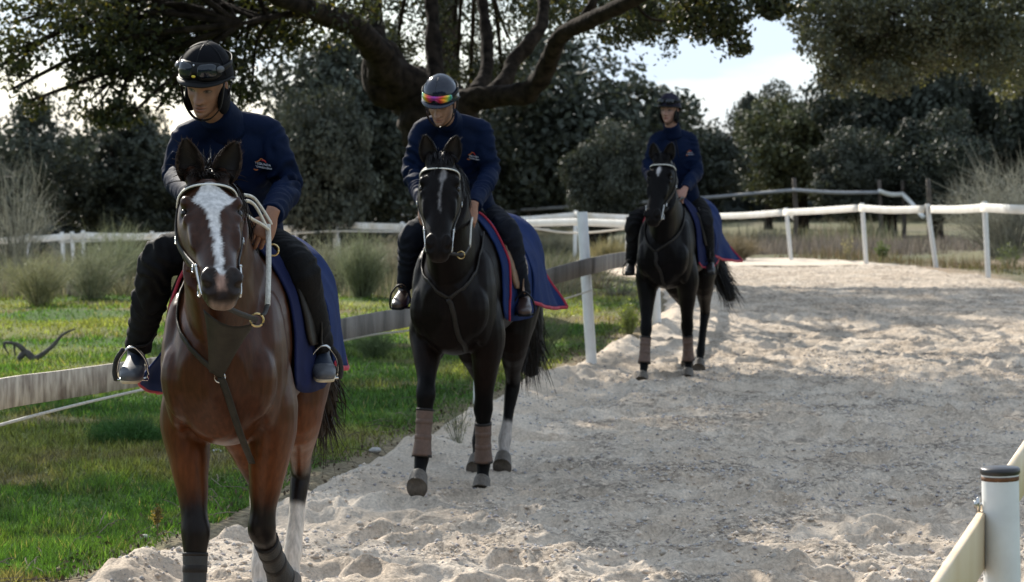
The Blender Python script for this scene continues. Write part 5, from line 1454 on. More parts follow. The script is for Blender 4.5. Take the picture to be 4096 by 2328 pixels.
H3 = dict(frame=F3, seed=33, coat=(.008, .007, .0075), coat2=(.010, .0085, .008), dark=(.005, .005, .005), hair=(.010, .009, .010), tailhair=(.012, .011, .011),
          earhair=(.02, .018, .016), poll=F3.l(661, 158, 21.75), pitch=34, hyaw=-9, roll=-2, hw=1.0, ears=(-.22, .20), earlen=.14, earw=.045, forelock='neat', mane=-1,
          muzdark=.5, blaze=blaze3, pink=zero, boot=(M_bootbrown, M_bootbrown), scale=.97,
          fore={'right': [(-.165, -.10, .90), (-.15, -.33, .475), (-.155, -.40, .17), (-.16, -.48, 0)],
                'left': [(.165, -.04, .90), (.15, .02, .475), (.15, .09, .17), (.15, .05, 0)]},
          hind={'left': [(.13, 1.12, 1.2), (.16, .86, .95), (.12, 1.24, .54), (.10, 1.10, .18), (.10, 1.02, 0), False, 9],
                'right': [(-.13, 1.12, 1.2), (-.15, .86, .93), (-.06, 1.38, .55), (-.05, 1.34, .2), (-.05, 1.28, .03), False, 9]},
          tail=[(0, 1.36, 1.42), (.05, 1.55, 1.32), (.12, 1.66, 1.08), (.18, 1.70, .85), (.30, 1.72, .62)])
make_horse(H1, "bay horse with a broad white blaze and white hind socks, leading the file")
make_horse(H2, "dark brown horse with a thin white stripe, right foreleg raised over the sand")
make_horse(H3, "black horse with a small white star on its forehead, last of the file")
# ------------------------------------------------------------------ riders
M_skin = mat("skin", (1, 1, 1), 0.5, 0.08, 60, attr=True, spec=0.4, bump=0.08, bscale=400)
M_jacket = mat("navy_jacket", (0.0022, 0.0072, 0.027), 0.7, 0.15, 7, spec=0.08, bump=0.12, bscale=60)
M_trous = mat("dark_trousers", (0.0075, 0.0073, 0.0078), 0.8, 0.2, 9, spec=0.15, bump=0.15, bscale=80)
M_trousblue = mat("navy_trousers", (0.006, 0.0075, 0.013), 0.8, 0.2, 9, spec=0.15, bump=0.15, bscale=80)
M_capcloth = mat("black_cap_cloth", (0.0045, 0.0045, 0.0065), 0.7, 0.15, 20, spec=0.08, bump=0.1, bscale=300)
M_helmet = mat("glossy_navy_shell", (0.006, 0.011, 0.032), 0.18, 0.4, 5, coat=0.35, spec=0.35)
M_black = mat("black_plastic", (0.005, 0.005, 0.006), 0.55, 0.15, 20, spec=0.2)
M_rubberblk = mat("black_rubber", (0.012, 0.011, 0.011), 0.75, 0.2, 40, bump=0.5, bscale=90)
M_lens = mat("smoked_lens", (0.006, 0.010, 0.018), 0.12, 0.1, 4, spec=0.5)
M_shoe = mat("navy_shoe", (0.012, 0.020, 0.040), 0.55, 0.2, 20)
M_sole = mat("cream_sole", (0.55, 0.47, 0.33), 0.6, 0.15, 25)
M_toecap = mat("grey_toecap", (0.075, 0.078, 0.088), 0.4, 0.15, 25)
M_bootleather = mat("brown_leather_boot", (0.050, 0.028, 0.022), 0.35, 0.3, 12, coat=0.2)
M_bootblack = mat("black_leather_boot", (0.014, 0.012, 0.012), 0.4, 0.3, 12)
M_yellow = mat("yellow_print", (0.65, 0.50, 0.05), 0.6, 0.05)
M_capnavy = mat("dark_purple_cap_cloth", (0.014, 0.012, 0.026), 0.6, 0.15, 20, spec=0.15)
M_logo_w = mat("logo_white", (0.62, 0.64, 0.75), 0.7, 0.05)
M_logo_o = mat("logo_orange", (0.40, 0.12, 0.03), 0.7, 0.05)
M_logo_r = mat("logo_red", (0.45, 0.03, 0.03), 0.7, 0.05)
M_irid = bpy.data.materials.new("rainbow_mirror_lens"); M_irid.use_nodes = True
t = M_irid.node_tree; b = t.nodes["Principled BSDF"]; lk = t.links.new
at = t.nodes.new("ShaderNodeVertexColor"); at.layer_name = "Col"; lk(at.outputs['Color'], b.inputs['Base Color'])
b.inputs['Metallic'].default_value = 0.55; b.inputs['Roughness'].default_value = 0.12; b.inputs['Coat Weight'].default_value = 0.6

def frame3(fwd, up):
    f = np.asarray(fwd, float); f /= np.linalg.norm(f); u = np.asarray(up, float); u = u - u @ f * f; u /= np.linalg.norm(u)
    return np.cross(f, u), f, u          # lateral (image right when facing the viewer), forward, up

def head_shape(nth=110, nz=120):
    """head mesh in head space: x lateral, y forward, z up, metres; eyes at z = 0"""
    z = np.linspace(-.118, .115, nz); th = np.linspace(-pi, pi, nth, endpoint=False)
    w = np.interp(z, [-.118, -.108, -.09, -.065, -.03, .02, .06, .09, .108, .115], [.012, .026, .041, .054, .064, .0715, .072, .060, .036, .012])
    fr = np.interp(z, [-.118, -.108, -.09, -.065, -.03, .0, .03, .06, .09, .108, .115], [.060, .080, .088, .086, .083, .083, .086, .083, .062, .035, .010])
    bk = np.interp(z, [-.118, -.10, -.07, -.03, .03, .07, .095, .108, .115], [-.010, .0, .03, .075, .095, .092, .07, .045, .010])
    c, s = np.cos(th), np.sin(th)
    e = 2 / 2.25
    X = w[:, None] * np.sign(s) * np.abs(s) ** e
    dep = np.where(c[None] > 0, fr[:, None], bk[:, None])
    Y = dep * np.sign(c) * np.abs(c) ** e
    Z = np.repeat(z[:, None], nth, 1)
    fac = smooth01(np.repeat(c[None], nz, 0), .15, .6)
    x, zz = X, Z
    g = lambda cx, cz, sx, sz: np.exp(-((x - cx) / sx) ** 2 - ((zz - cz) / sz) ** 2)
    d = np.zeros_like(X)
    # nose
    tn = np.clip((.012 - zz) / .052, 0, 1.0)
    nose = (0.004 + .022 * tn ** 1.2) * np.exp(-(np.abs(x) / (.0075 + .007 * tn)) ** 2.2) * smooth01(zz, -.050, -.041) * (1 - smooth01(zz, .014, .032))
    d += nose
    for sx in (-1, 1):
        d += .009 * g(sx * .0135, -.037, .0075, .0085)                     # nostril wings
        d += .0055 * g(sx * .030, .021, .019, .008)                          # brow
        d -= .0125 * g(sx * .0315, .0, .0165, .0105)                         # eye sockets
        d += .0058 * g(sx * .0315, .0015, .0125, .0070)                       # lids over the ball
        d += .0045 * g(sx * .046, -.028, .018, .016)                         # cheekbone
        d -= .0035 * g(sx * .036, -.066, .015, .018)
        d -= .0030 * g(sx * .022, -.050, .006, .014)
    d += .0065 * g(0, -.062, .020, .0055) + .0078 * g(0, -.0735, .018, .0062) - .0060 * g(0, -.0675, .024, .0021) - .0035 * g(0, -.084, .017, .005)
    d += .0085 * g(0, -.101, .020, .013)
    Y = Y + d * fac
    V = np.stack([X, Y, Z], -1).reshape(-1, 3)
    i = np.arange(nz - 1)[:, None] * nth; j = np.arange(nth)[None]; jn = (j + 1) % nth
    Q = np.stack([i + j, i + jn, i + nth + jn, i + nth + j], -1).reshape(-1, 4)
    return V, Q

def face_cols(V, skin, brow=1.0, stub=.25, closed=False):
    x, y, z = V.T
    f = smooth01(y, .03, .06)
    C = np.tile(np.array(skin), (len(V), 1)) * (1 + .06 * fbm(V * 60, 2, 2))[:, None]
    def put(m, c):
        nonlocal C
        m = np.clip(m * f, 0, 1)[:, None]; C = C * (1 - m) + np.asarray(c) * m
    sk = np.array(skin)
    for sx in (-1, 1):
        xs = x * sx
        yb = .0205 + .0045 * np.sin(np.clip((xs - .012) / .042, 0, 1) * pi * .75)
        put(brow * .92 * np.exp(-((z - yb) / (.0042 - .0016 * np.clip((xs - .02) / .03, 0, 1))) ** 2) * smooth01(xs, .010, .016) * (1 - smooth01(xs, .048, .056)), (.010, .007, .006))
        e = ((xs - .0315) / .0145) ** 2 + (z / .0062) ** 2
        if closed:
            put(.85 * np.exp(-((z + .003 - .06 * (xs - .0315) ** 2 * 20) / .0022) ** 2) * (np.abs(xs - .0315) < .015), (.012, .008, .007))
            put(.35 * np.exp(-e ** 2 * .4), sk * .5)
        else:
            put(np.exp(-e ** 2) * .8, (.20, .18, .17))
            put(np.exp(-(((xs - .0315 - .003 * sx * -1) / .0062) ** 2 + (z / .0062) ** 2) ** 2), (.010, .007, .005))
            put(.95 * np.exp(-((z - .0062 + 28 * (xs - .0315) ** 2) / .0022) ** 2) * (np.abs(xs - .0315) < .016), (.008, .006, .005))
            put(.5 * np.exp(-((z + .0062 - 22 * (xs - .0315) ** 2) / .0018) ** 2) * (np.abs(xs - .0315) < .015), (.03, .018, .014))
        put(.9 * np.exp(-((xs - .0095) / .0042) ** 2 - ((z + .0455) / .0028) ** 2), (.012, .007, .006))
    lip = sk * np.array([.95, .62, .60])
    put(.75 * np.exp(-((np.abs(x) / .023) ** 3)) * np.exp(-((z + .0625) / .0045) ** 2), lip)
    put(.8 * np.exp(-((np.abs(x) / .020) ** 3)) * np.exp(-((z + .0732) / .0055) ** 2), lip)
    put(.9 * np.exp(-((np.abs(x) / .025) ** 4)) * np.exp(-((z + .0675) / .0017) ** 2), (.018, .009, .008))
    put(stub * np.exp(-((np.abs(x) / .024) ** 4)) * np.exp(-((z + .0545) / .005) ** 2), (.025, .018, .015))
    put(stub * .8 * smooth01(-z, .082, .098) , (.035, .026, .022))
    put(.18 * np.exp(-((x) / .016) ** 2 - ((z + .03) / .02) ** 2), sk * np.array([1.15, .9, .85]))
    return C

def hand_geo(wrist, d, n, side, size=1.0, curl=(.5, .9, .7), spread=.0195, thumb=1):
    """palm, four bent fingers and a thumb. d along the hand, n out of the back of the hand, side towards the thumb"""
    d = np.asarray(d, float); d /= np.linalg.norm(d); n = np.asarray(n, float); n = n - n @ d * d; n /= np.linalg.norm(n)
    w = np.cross(d, n); 
    if w @ np.asarray(side, float) < 0: w = -w
    s = size; P = []
    P.append(loft([wrist - d * .03 * s, wrist, wrist + d * .035 * s, wrist + d * .075 * s, wrist + d * .094 * s], np.array([.027, .028, .038, .041, .039]) * s, np.array([.020, .019, .0175, .0155, .012]) * s, side=tuple(w), n=16, sub=3, p=2.6))
    ln = [(.040, .025, .020), (.045, .029, .021), (.041, .027, .020), (.033, .021, .018)]
    for k in range(4):
        base = wrist + d * (.088 - .006 * abs(k - 1.2)) * s + w * (1.5 - k) * spread * s
        a, p, pts = 0.0, base, [base - d * .03 * s, base]
        for q, l in enumerate(ln[k]):
            a += curl[q] * (1 + .06 * k)
            dirv = d * cos(a) - n * sin(a) + w * (1.5 - k) * .05
            p = p + dirv * l * s; pts.append(p)
        r_ = np.array([.0102, .0104, .0092, .0086, .0070]) * s * (1 - .05 * (k == 3))
        P.append(loft(pts, r_, r_ * .95, side=tuple(w), n=10, sub=3, cap=.8))
    if thumb:
        b0 = wrist + d * .025 * s + w * .030 * s
        P.append(loft([b0 - w * .012, b0 + (d * .6 + w * .6 - n * .25) * .030 * s, b0 + (d * 1.0 + w * .62 - n * .6) * .052 * s, b0 + (d * 1.25 + w * .30 - n * .95) * .066 * s], np.array([.016, .0135, .0115, .009]) * s, np.array([.015, .0125, .0105, .0085]) * s, side=tuple(w), n=10, sub=3, cap=.8))
    return P

def folds(V, N, segs, seed, amp=.006):
    """cloth folds: noise wrinkles stretched across each limb segment (p, q, radius, strength)"""
    d = np.zeros(len(V)) + .0022 * fbm(V * 14, 3, seed) + .0035 * fbm(V * 5, 2, seed + 7)
    for p, q, r, st in segs:
        p, q = np.asarray(p), np.asarray(q); ax = q - p; L_ = np.linalg.norm(ax); ax = ax / L_
        tt = (V - p) @ ax; rad = np.linalg.norm(V - p - tt[:, None] * ax, axis=1)
        wgt = np.exp(-(rad / r) ** 4) * smooth01(tt, -.04, .03) * (1 - smooth01(tt, L_ - .02, L_ + .06))
        P = V * 9; ph = tt * 48 + 4.0 * fbm(P * .55, 2, seed + 3) + 2.2 * fbm(P, 2, seed + 5)
        lim = .45 + .55 * vnoise(V * 6, seed + 11)
        d += wgt * st * amp * (1 - np.abs(np.sin(ph)) * 1.6) * np.clip(lim, 0, 1)
    return V + N * d[:, None]

def make_rider(r, h, label):
    fr = h['frame']
    L3 = lambda k: np.asarray(fr.l(*r[k]))
    J = {k: L3(k) for k in ('hipL', 'hipR', 'shL', 'shR', 'elL', 'elR', 'wrL', 'wrR', 'knL', 'knR', 'anL', 'anR', 'toL', 'toR', 'head')}
    lx, lf, lu = None, None, None
    hip = (J['hipL'] + J['hipR']) / 2; shm = (J['shL'] + J['shR']) / 2
    up = shm - hip; up /= np.linalg.norm(up)
    lat = J['shL'] - J['shR']; lat /= np.linalg.norm(lat)
    fwd = np.cross(lat, up) * 1.0
    if fwd[1] > 0: fwd = -fwd
    nb = shm + up * .055 + fwd * .01
    # head frame
    a, p_, ro = radians(r['hyaw']), radians(r['hpitch']), radians(r['hroll'])
    hf = rot_z(a) @ np.array([0, -cos(p_), -sin(p_)]); hu = rot_z(a) @ np.array([0, -sin(p_), cos(p_)])
    hx = np.cross(hu, hf) * -1; hx = np.cross(hf, hu)
    hx, hu = cos(ro) * hx + sin(ro) * hu, cos(ro) * hu - sin(ro) * hx
    if hx[0] < 0: hx = -hx
    HM = np.column_stack([hx, hf, hu]); hc = J['head']; S = r.get('hs', 1.0)
    hp = lambda q: hc + HM @ (np.asarray(q, float) * S)
    hpv = lambda V: hc + (np.asarray(V) * S) @ HM.T
    # ---- one body mesh: trunk and limbs, neck, head, hands
    body = Geo()
    pc = [loft([hip - up * .10, hip, hip + up * .2, shm - up * .15, shm - up * .02, nb], [.13, .15, .125, .15, .13, .055], [.10, .11, .09, .105, .085, .055], side=tuple(lat), n=20)]
    for sd in 'LR':
        pc.append(loft([J['sh' + sd], J['el' + sd], J['wr' + sd]], [.05, .042, .028], [.05, .042, .024], side=tuple(fwd), n=12))
        pc.append(loft([J['hip' + sd], (J['hip' + sd] + J['kn' + sd]) / 2, J['kn' + sd], J['kn' + sd] * .65 + J['an' + sd] * .35, J['an' + sd], J['an' + sd] * .8 + J['to' + sd] * .2 - np.array([0, 0, .03]), J['an' + sd] * .55 + J['to' + sd] * .45 - np.array([0, 0, .035])],
                       [.085, .075, .055, .048, .030, .024, .02], [.085, .075, .055, .05, .030, .020, .012], side=(1, .2, 0), n=12))
    nkb = nb - up * .03
    pc.append(loft([nkb, nb * .5 + hp((0, -.02, -.11)) * .5, hp((0, -.028, -.085)), hp((0, -.03, -.03))], [.066, .056, .056, .055], [.068, .06, .06, .06], side=tuple(hx), n=16))
    V, Q = remesh(pc, .013, 4)
    body.add(V, Q, None, np.array(r['skin']))
    HV, HQ = head_shape()
    body.add(hpv(HV), HQ, None, face_cols(HV, r['skin'], closed=r.get('closed', False), stub=r.get('stub', .3)))
    # ears
    for sx in (-1, 1):
        V_, Q_, T_ = ellipsoid((0, 0, 0), (.008, .017, .030)); V_ = V_ + np.array([sx * .073, -.012, -.012]); body.add(hpv(V_), Q_, T_, np.array(r['skin']) * np.array([1, .85, .8]))
    for sd in 'LR':
        hd = r['hand' + sd]
        for P in hand_geo(J['wr' + sd] + (J['wr' + sd] - J['el' + sd]) / np.linalg.norm(J['wr' + sd] - J['el' + sd]) * .025, *hd): body.add(*P, np.array(r['skin']) * np.array([1.06, .98, .95]))
    root = body.build("person", M_skin, None)
    root.location = tuple(fr.o); root.rotation_euler = (0, 0, fr.yaw)
    set_tags(root, label, "rider", "riders exercising the racehorses")
    # ---- jacket
    pc = [loft([hip + up * .02, hip + up * .10, hip + up * .24, shm - up * .17, shm - up * .06, shm + up * .015, nb + up * .01],
               [.155, .158, .152, .172, .170, .125, .070], [.125, .13, .125, .135, .118, .092, .07], side=tuple(lat), n=28, sub=4, p=[2.2, 2.2, 2.2, 2.3, 2.3, 2.1, 2])]
    segs = []
    for sd in 'LR':
        s_, e_, w_ = J['sh' + sd], J['el' + sd], J['wr' + sd]
        pc.append(loft([s_ * .72 + shm * .28 - up * .02, s_ - up * .012, s_ * .5 + e_ * .5, e_, e_ * .5 + w_ * .5, w_ * .92 + e_ * .08, w_], [.070, .066, .064, .060, .055, .047, .045], [.076, .070, .065, .061, .055, .046, .043], side=tuple(fwd), n=20, sub=4))
        segs += [(s_ * .4 + e_ * .6, e_ * .55 + w_ * .45, .11, 1.5), (s_, e_, .11, .7), (e_, w_, .09, .9)]
        pc.append(loft([nb + up * .005, nb * .55 + s_ * .45 + up * .004, s_ * .9 + nb * .1 - up * .004], [.062, .062, .060], [.052, .056, .062], side=tuple(fwd), n=16, sub=4))
    segs += [(hip, shm - up * .1, .24, .5)]
    V, Q = remesh(pc, .0095, 4)
    V = folds(V, vnormals(V, Q), segs, r['seed'], .013)
    V = lap(V, Q, 1, .3)
    jk = mesh_np("jacket", V, Q, M_jacket, parent=root)
    # stand-up collar and cuffs
    g = Geo(); g.add(*loft([nb - up * .03, nb * .7 + hp((0, -.018, -.10)) * .3, nb * .25 + hp((0, -.018, -.10)) * .75], [.088, .076, .071], [.092, .080, .074], side=tuple(lat), n=24, sub=4, cap=.02)); g.build("collar", M_jacket, jk)
    for sd in 'LR':
        ax = J['wr' + sd] - J['el' + sd]; ax /= np.linalg.norm(ax); w_ = J['wr' + sd]
        g = Geo(); g.add(*loft([w_ - ax * .025, w_ - ax * .015, w_ + ax * .008, w_ + ax * .012], [.046, .0475, .0475, .044], [.044, .0455, .0455, .042], side=tuple(fwd), n=20, sub=2, cap=-.3)); g.build("cuff", M_jacket, jk)
    # zip down the front
    V0 = V
    def on_front(u, v, off=.002):
        """point on the front of the jacket at u along lat from the middle, v down from the collar"""
        o = nb - up * v + lat * u
        dd = V0 - o; l = dd @ lat; q = dd @ up; m_ = (np.hypot(l, q) < .02) & (dd @ fwd < .17) & (dd @ fwd > 0)
        k = (dd[m_] @ fwd).max() if m_.any() else .12
        return o + fwd * (k + off)
    g = Geo(); g.add(*loft([on_front(0, v) for v in (.035, .07, .11, .16, .2)], .004, .0025, side=tuple(lat), n=6, sub=2)); g.build("zip", M_black, jk)
    # embroidered stud emblem on the left breast: galloping mark and two short lines of lettering
    lo = empty("emblem"); lo.parent = jk
    def patch(pts, m_, nm, th=.0016):
        g_ = Geo(); g_.add(*loft([on_front(u, v, .003) for u, v in pts], [.0022, .0032, .0026, .0016][:len(pts)] if len(pts) <= 4 else .003, th, side=tuple(up), n=6, sub=3)); g_.build(nm, m_, lo)
    cu, cv = r['logo']
    patch([(cu - .018, cv - .008), (cu - .004, cv - .011), (cu + .006, cv - .021), (cu + .014, cv - .018)], M_logo_o, "emblem_stroke")
    patch([(cu + .006, cv - .016), (cu + .016, cv - .018), (cu + .022, cv - .010)], M_logo_r, "emblem_stroke")
    patch([(cu - .030, cv + .018), (cu - .022, cv + .024), (cu - .014, cv + .022)], M_logo_o, "emblem_stroke")
    for txt, dv in (("YEGUADA", .004), ("TORREDUERO", .018)):
        c_ = bpy.data.curves.new("lettering", 'FONT'); c_.body = txt; c_.size = .0145 if dv < .01 else .0110; c_.align_x = 'CENTER'; c_.extrude = .0006
        c_.materials.append(M_logo_w)
        o = add_obj("tmp", c_)
        me_ = bpy.data.meshes.new_from_object(o.evaluated_get(bpy.context.evaluated_depsgraph_get()))
        bpy.data.objects.remove(o); bpy.data.curves.remove(c_)
        o = add_obj("lettering", me_, lo)
        p0 = on_front(cu + .008, cv + dv, .004)
        pl, pr = on_front(cu - .03, cv + dv, .004), on_front(cu + .045, cv + dv, .004); xx = pr - pl; xx /= np.linalg.norm(xx)
        yy = up - up @ xx * xx; yy /= np.linalg.norm(yy); zz = np.cross(xx, yy)
        o.matrix_local = Matrix(((xx[0], yy[0], zz[0], p0[0]), (xx[1], yy[1], zz[1], p0[1]), (xx[2], yy[2], zz[2], p0[2]), (0, 0, 0, 1)))
    # ---- trousers
    pc = [loft([hip + up * .08, hip + up * .02, hip - up * .06, hip - up * .10], [.145, .155, .15, .11], [.115, .125, .125, .1], side=tuple(lat), n=20)]
    segs = []
    for sd in 'LR':
        h_, k_, a_ = J['hip' + sd], J['kn' + sd], J['an' + sd]
        t_ = r['taper']
        pc.append(loft([h_ * .9 + hip * .1, h_ * .55 + k_ * .45, k_, k_ * .7 + a_ * .3, k_ * .35 + a_ * .65, a_ + (k_ - a_) * .06], [.105, .098, .078, .070, .060 * t_, .052 * t_], [.11, .10, .080, .078, .066 * t_, .056 * t_], side=(1, .2, 0), n=20, sub=4))
        segs += [(h_, k_, .13, .7), (k_ * 1.25 - a_ * .25, k_ * .5 + a_ * .5, .12, 1.2), (k_, a_, .1, .6)]
    V, Q = remesh(pc, .0105, 4)
    V = folds(V, vnormals(V, Q), segs, r['seed'] + 50, .013)
    mesh_np("trousers", V, Q, r['trousers'], parent=root)
    # ---- shoes
    for sd in 'LR':
        a_, t_ = J['an' + sd], J['to' + sd]
        dv = t_ - a_; dh = dv.copy(); dh[2] *= .45; dh /= np.linalg.norm(dh)
        sdv = np.cross(dh, (0, 0, 1.0)); sdv /= np.linalg.norm(sdv); upv = np.cross(sdv, dh)
        heel = a_ - upv * .055 - dh * .055
        pts = [heel, heel + dh * .06, heel + dh * .13, heel + dh * .20, heel + dh * .255]
        sh = [loft([p + upv * z_ for p, z_ in zip(pts, (.022, .03, .022, .012, .004))], [.030, .036, .042, .047, .036], [.036, .042, .036, .030, .020], side=tuple(sdv), n=18, sub=4, p=2.4),
              loft([heel + dh * .045 + upv * .01, a_ + upv * .0, a_ + (J['kn' + sd] - a_) / np.linalg.norm(J['kn' + sd] - a_) * r['shaft']], [.034, .037, .044], [.044, .043, .05], side=tuple(sdv), n=18, sub=3)]
        V, Q = remesh(sh, .007, 3)
        so = mesh_np("shoe" if r['shoe'] is M_shoe else "boot", V, Q, r['shoe'], parent=root)
        g = Geo(); g.add(*loft([p - upv * .010 for p in pts], [.032, .035, .041, .046, .037], [.011, .011, .012, .012, .010], side=tuple(sdv), n=16, sub=4, p=3.5)); g.build("sole", r['sole'], so)
        if r['shoe'] is M_shoe:
            g = Geo(); g.add(*loft([heel + dh * .175 + upv * .014, heel + dh * .215 + upv * .012, heel + dh * .257 + upv * .003], [.048, .0475, .037], [.0315, .029, .021], side=tuple(sdv), n=18, sub=3, p=2.4, cap=.35)); g.build("toecap", M_toecap, so)
        r.setdefault('feet', {})[sd] = (heel, dh, sdv, upv, a_)
    # ---- helmet
    he = empty("helmet"); he.parent = root
    nth, nz = 48, 26
    zc = r.get('hz', .034)
    vv = np.linspace(0, 1, nz); th = np.linspace(-pi, pi, nth, endpoint=False)
    ang = vv * pi / 2
    rx, ry, rz_ = .100, .119, .116
    lowf = np.array([-.004 + .010 * cos(t_) - .040 * (cos(t_) < 0) * abs(cos(t_)) ** .8 - .008 * abs(sin(t_)) for t_ in th])    # lower rim: high at the brow, low at the nape
    Vh = []
    for k in range(nz):
        cs, sn = cos(ang[k]) ** .86, sin(ang[k])
        for q, t_ in enumerate(th):
            z0 = zc + lowf[q]
            Vh.append((rx * cs * sin(t_), ry * cs * cos(t_) - .008, z0 + (zc + rz_ - z0) * sn))
    Vh = np.array(Vh)
    i = np.arange(nz - 1)[:, None] * nth; j = np.arange(nth)[None]; jn = (j + 1) % nth
    Qh = np.stack([i + j, i + jn, i + nth + jn, i + nth + j], -1).reshape(-1, 4)
    In = Vh * np.array([.93, .93, 1]) - np.array([0, 0, .008]); In[:nth, 2] = Vh[:nth, 2]
    Vh2 = np.vstack([Vh, In]); o_ = len(Vh)
    rim = [[q, o_ + q, o_ + (q + 1) % nth, (q + 1) % nth] for q in range(nth)]
    mesh_np("shell", hpv(Vh2), np.vstack([Qh, Qh[:, ::-1] + o_, rim]), r['helmet'], parent=he)
    g = Geo(); g.add(*tube(list(hpv(Vh[:nth])) + [hpv(Vh[:1])[0]], .0055 * S, 8, 1)); g.build("rim", M_black, he)
    # short peak
    tt = np.linspace(-1.05, 1.05, 17); A = np.array([(rx * .99 * sin(t_), ry * .99 * cos(t_) - .008, zc + .010 * cos(t_) - .004 - .008 * abs(sin(t_)) + .003) for t_ in tt])
    out = A + np.array([[.010 * sin(t_), .034 * max(0, cos(t_ * 1.35)) + .004, -.007 * cos(t_ * 1.3)] for t_ in tt])
    Vp = np.vstack([A, out, A - (0, 0, .006), out - (0, 0, .005)]); n_ = 17
    qp = [[k, k + 1, n_ + k + 1, n_ + k] for k in range(n_ - 1)] + [[2 * n_ + k, 3 * n_ + k, 3 * n_ + k + 1, 2 * n_ + k + 1] for k in range(n_ - 1)] + [[n_ + k, n_ + k + 1, 3 * n_ + k + 1, 3 * n_ + k] for k in range(n_ - 1)]
    mesh_np("peak", hpv(Vp), np.array(qp), M_black if r['helmet'] is not M_helmet else M_helmet, parent=he)
    # seams over the crown
    hs_ = lambda az, el_, off=0.0: hp(np.array([(rx + off) * cos(el_) ** .86 * sin(az), (ry + off) * cos(el_) ** .86 * cos(az) - .008, zc + (rz_ + off) * sin(el_)]))
    for az in ((0, pi) if r['helmet'] is not M_helmet else (0,)):
        g = Geo(); g.add(*tube([hs_(az, e_, .0005) for e_ in np.linspace(.18, 1.5, 12)], .0013 * S, 5, 1)); g.build("seam", M_black, he)
    for az in ((-1.2, 1.2) if r['helmet'] is not M_helmet else ()):
        g = Geo(); g.add(*tube([hs_(az, e_, .0005) for e_ in np.linspace(.1, 1.5, 12)], .0013 * S, 5, 1)); g.build("seam", M_black, he)
    # strap harness: from the rim past the ears to under the chin
    for sx in (-1, 1):
        pts = [hp(q) for q in ((sx * .088, .040, .030), (sx * .080, .045, -.03), (sx * .068, .050, -.075), (sx * .036, .062, -.112), (0, .066, -.124))]
        g = Geo(); g.add(*strap(pts, .0075 * S, .0025, tuple(hf), sub=4)); g.build("chin_strap", M_black, he)
        pts = [hp(q) for q in ((sx * .092, -.03, .01), (sx * .082, .0, -.05), (sx * .066, .046, -.080))]
        g = Geo(); g.add(*strap(pts, .0065 * S, .0025, tuple(hf), sub=4)); g.build("side_strap", M_black, he)
        if r['balaclava']:
            g = Geo(); V_, Q_, T_ = ellipsoid((sx * .066, -.006, -.055), (.020, .050, .062)); g.add(hpv(V_), Q_, T_); g.build("ear_flap", M_capcloth, he)
    if r['balaclava']:
        g = Geo(); V_, Q_, T_ = ellipsoid((0, -.04, -.07), (.068, .062, .075)); g.add(hpv(V_), Q_, T_); g.build("neck_flap", M_capcloth, he)
    # goggles pushed up on the helmet
    go = empty("goggles"); go.parent = root
    gy, gh = r['gog']
    def band(az0, az1, e0, e1, off, nm, m_, nA=33, nE=9, bulge=.0, notch=0.0, colf=None, par=go):
        az = np.linspace(az0, az1, nA); ee = np.linspace(0, 1, nE); Vb, Cb = [], []
        for a_ in az:
            u_ = (a_ - az0) / (az1 - az0) * 2 - 1
            shape = (1 - abs(u_) ** 4 * .45)
            for e_ in ee:
                lo_ = e0 + notch * math.exp(-(u_ / .16) ** 2)
                mid = (e0 + e1) / 2
                el_ = mid + ((lo_ if e_ < .5 else e1) - mid) * abs(e_ * 2 - 1) * shape
                Vb.append(hs_(a_, el_, off + bulge * (1 - (e_ * 2 - 1) ** 2) * (1 - u_ ** 2)))
                Cb.append(colf(u_, e_) if colf else (1, 1, 1))
        i = np.arange(nA - 1)[:, None] * nE; j = np.arange(nE - 1)[None]
        q = np.stack([i + j, i + nE + j, i + nE + j + 1, i + j + 1], -1).reshape(-1, 4); Vb = np.array(Vb)
        inn = np.array([hs_(az[k // nE], 0.3, 0) * 0 + Vb[k] - (Vb[k] - hp((0, 0, .04))) * .07 for k in range(len(Vb))])
        o2 = len(Vb); ri = [k * nE for k in range(nA)] + [(nA - 1) * nE + k for k in range(1, nE)] + [k * nE + nE - 1 for k in range(nA - 2, -1, -1)] + [k for k in range(nE - 2, 0, -1)]
        rq = [[ri[k], ri[k] + o2, ri[(k + 1) % len(ri)] + o2, ri[(k + 1) % len(ri)]] for k in range(len(ri))]
        return mesh_np(nm, np.vstack([Vb, inn]), np.vstack([q, q[:, ::-1] + o2, rq]), m_, np.vstack([Cb, Cb]) if colf else None, parent=par)
    if r['gogtype'] == 'rainbow':
        def rb(u_, e_):
            tab = np.array([(.02, .22, .30), (.05, .40, .20), (.55, .50, .03), (.75, .28, .02), (.65, .04, .03), (.38, .02, .16), (.13, .02, .36)])
            k = (1 - abs(u_) ** 1.3) * 6 * (.78 + .22 * e_) + .6 * sin(4 * u_ + 5 * e_) * .6
            k = np.clip(k, 0, 5.99); q = int(k)
            return tab[q] * (1 - (k - q)) + tab[q + 1] * (k - q)
        band(-.95, .95, gy - gh, gy + gh, .010, "lens", M_irid, bulge=.006, notch=.16, colf=rb)
        for k_ in (-1, 1):
            g = Geo(); g.add(*strap([hs_(k_ * a_, gy, .003) for a_ in (.93, 1.2, 1.6, 2.2, 2.8, 3.14)], .011 * S, .0025, tuple(hu), sub=3)); g.build("goggle_strap", M_black, go)
    else:
        band(-1.02, 1.02, gy - gh * 1.25, gy + gh * 1.2, .006, "goggle_frame", M_black, bulge=.008, notch=.22)
